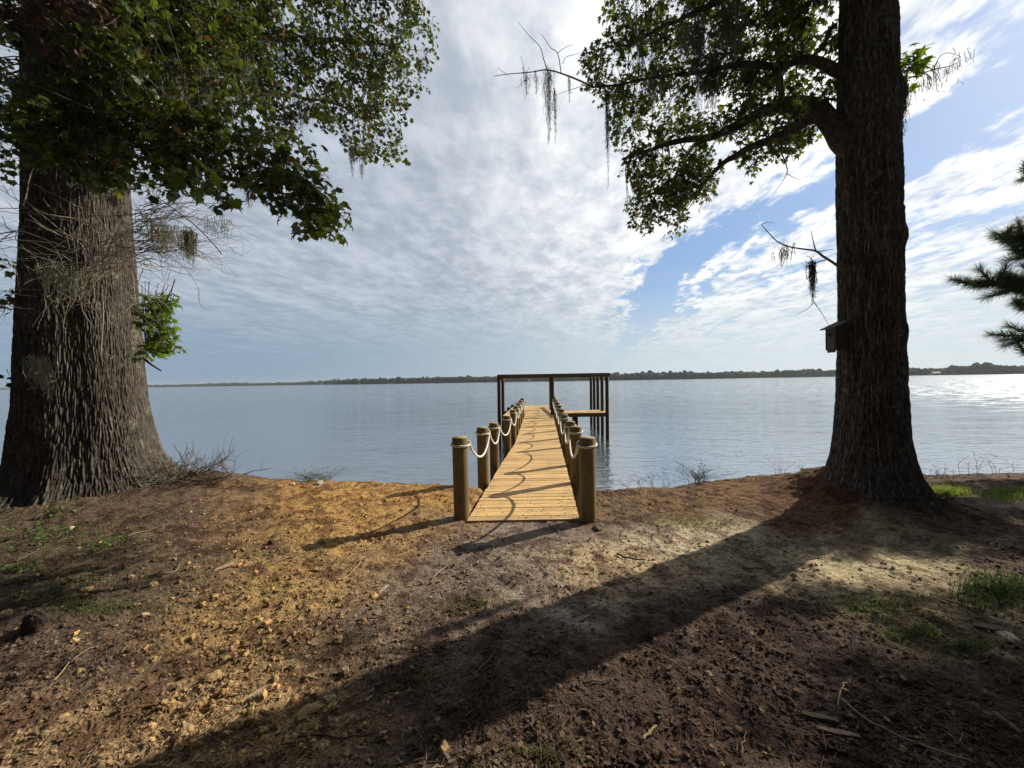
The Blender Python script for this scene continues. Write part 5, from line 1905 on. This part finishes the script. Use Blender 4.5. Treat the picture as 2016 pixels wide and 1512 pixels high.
lump(628, 952, 0.07, (0.36, 0.32, 0.26), 'whitish stone under the marsh plant on the bank rim', 'stone', (1.4, .8, .4))
lump(1395, 1330, 0.018, (0.30, 0.24, 0.16), 'dull lump on the dark mulch right of the tree shadow')
lump(1985, 1255, 0.045, (0.40, 0.36, 0.28), 'grey flat lump at the right edge on the clay', sq=(1.2, .8, .4))
lump(535, 1070, 0.032, (0.12, 0.085, 0.06), 'dark soil clod on the clay left of the dock', 'soil_clod')
lump(1180, 1040, 0.060, (0.16, 0.12, 0.09), 'dark clod of soil at the foot of the right entrance post', 'soil_clod', (1.4, .8, .45))
lump(820, 1012, 0.045, (0.13, 0.09, 0.06), 'dark clod of soil at the foot of the left entrance post', 'soil_clod', (1.4, .8, .45))
for k, (px, py) in enumerate(((70, 1240), (95, 1220))):
    lump(px, py, 0.075 - 0.02 * k, (0.06, 0.045, 0.035), 'dark broken stump piece on the left, ' + ('larger one' if k == 0 else 'smaller one above it'), 'stump_piece', (1, .7, .9))


def slab(px, py, L, W_, T, yaw, pitch__, col, label):
    c0 = gpoint(px, py)
    cy_, sy_ = math.cos(yaw), math.sin(yaw)
    cp, sp = math.cos(pitch__), math.sin(pitch__)
    R = np.array([[cy_, -sy_, 0], [sy_, cy_, 0], [0, 0, 1]]) @ np.array([[cp, 0, -sp], [0, 1, 0], [sp, 0, cp]])
    n_ = 7
    mb = MB()
    xs = np.linspace(-0.5, 0.5, n_)
    V = []
    for x in xs:
        wv = W_ * (0.5 - 0.35 * abs(x)) * (1 + rng.uniform(-.2, .2))
        for (yy_, zz_) in ((-wv, 0), (wv, 0), (wv * 0.8, T), (-wv * 0.9, T * rng.uniform(0.7, 1.1))):
            V.append([x * L, yy_, zz_])
    V = np.array(V) @ R.T + c0 + [0, 0, 0.006 + abs(sp) * L * 0.3]
    F4 = []
    for i in range(n_ - 1):
        for j in range(4):
            F4.append([i * 4 + j, i * 4 + (j + 1) % 4, i * 4 + 4 + (j + 1) % 4, i * 4 + 4 + j])
    F4 += [[3, 2, 1, 0], [n_ * 4 - 4, n_ * 4 - 3, n_ * 4 - 2, n_ * 4 - 1]]
    mb.raw(V, F4=F4, col=col)
    o = mb.build('wood_piece', M_twig)
    tag(o, label, 'wood piece')


slab(442, 1120, 0.13, 0.035, 0.012, 0.9, 0.1, (0.44, 0.33, 0.24), 'flat tan wood splinter on the brown soil left of centre')
slab(680, 1330, 0.07, 0.035, 0.02, -1.0, 0.35, (0.26, 0.19, 0.12), 'small wood block casting a shadow left of the tree shadow')
slab(1140, 1222, 0.16, 0.045, 0.012, 0.5, 0.05, (0.24, 0.19, 0.15), 'splayed grey bark piece in the tree shadow')
slab(1615, 1420, 0.13, 0.03, 0.014, -0.35, 0.03, (0.09, 0.07, 0.05), 'long split wood piece lying on dark soil at the lower right, upper one')
slab(1650, 1450, 0.15, 0.026, 0.014, -0.3, 0.03, (0.14, 0.105, 0.075), 'long split wood piece lying on dark soil at the lower right, lower one')
slab(1945, 1240, 0.12, 0.05, 0.02, -0.5, 0.1, (0.12, 0.10, 0.08), 'dark bark slab on the clay near the right edge')
slab(200, 1165, 0.14, 0.025, 0.012, 0.1, 0.05, (0.34, 0.26, 0.17), 'tan wood splinter lying level on the left soil')
slab(500, 1372, 0.10, 0.022, 0.010, 0.9, 0.08, (0.42, 0.31, 0.2), 'pale wood splinter below the large clay lump')
slab(755, 1160, 0.09, 0.025, 0.010, 1.2, 0.1, (0.42, 0.33, 0.24), 'short pale chip of wood left of the curved stick')

# crumbs of soil carried on to the first boards
n_ = 620
yy_ = 3.98 + rng.random(n_)**2.0 * 1.4
t = rng.random(n_)
t = np.where(rng.random(n_) < 0.55, 1 - t**2 * 0.5, t)
xx_ = np.array([dl(a) for a in yy_]) * (1 - t) + np.array([dr(a) for a in yy_]) * t
xx_ = np.clip(xx_, -0.5, 0.9)
s = 0.0015 * 5.0**(rng.random(n_)**2.5)
a, b_, c = rand_axes(n_, 0.4)
V, Fx, C = scatter(IV, IF, np.column_stack([xx_, yy_, [dzf(v) + 0.004 for v in yy_]]), a * (s * 1.5)[:, None], b_ * s[:, None], c * (s * 0.5)[:, None], np.array([0.16, 0.11, 0.07]) * rng.uniform(0.6, 1.5, (n_, 1)))
o = mesh_from('deck_crumbs', V, [Fx], M_crumb, False, C)
tag(o, 'crumbs of soil tracked on to the first dock boards', kind='stuff')

# ------------------------------------------------------------------ thin air over the lake
hz = MB()
hz.box((-5400, -5400, WZ - 3), (5400, 5400, 45), (1, 1, 1))
Mh = bpy.data.materials.new('haze')
Mh.use_nodes = True
nh_ = Mh.node_tree.nodes
nh_.remove(nh_['Principled BSDF'])
pv = nh_.new('ShaderNodeVolumePrincipled')
pv.inputs['Color'].default_value = (0.80, 0.90, 1.0, 1)
pv.inputs['Density'].default_value = 0.00010
pv.inputs['Anisotropy'].default_value = 0.2
Mh.node_tree.links.new(pv.outputs[0], nh_['Material Output'].inputs['Volume'])
o = hz.build('haze', Mh)
tag(o, kind='stuff')
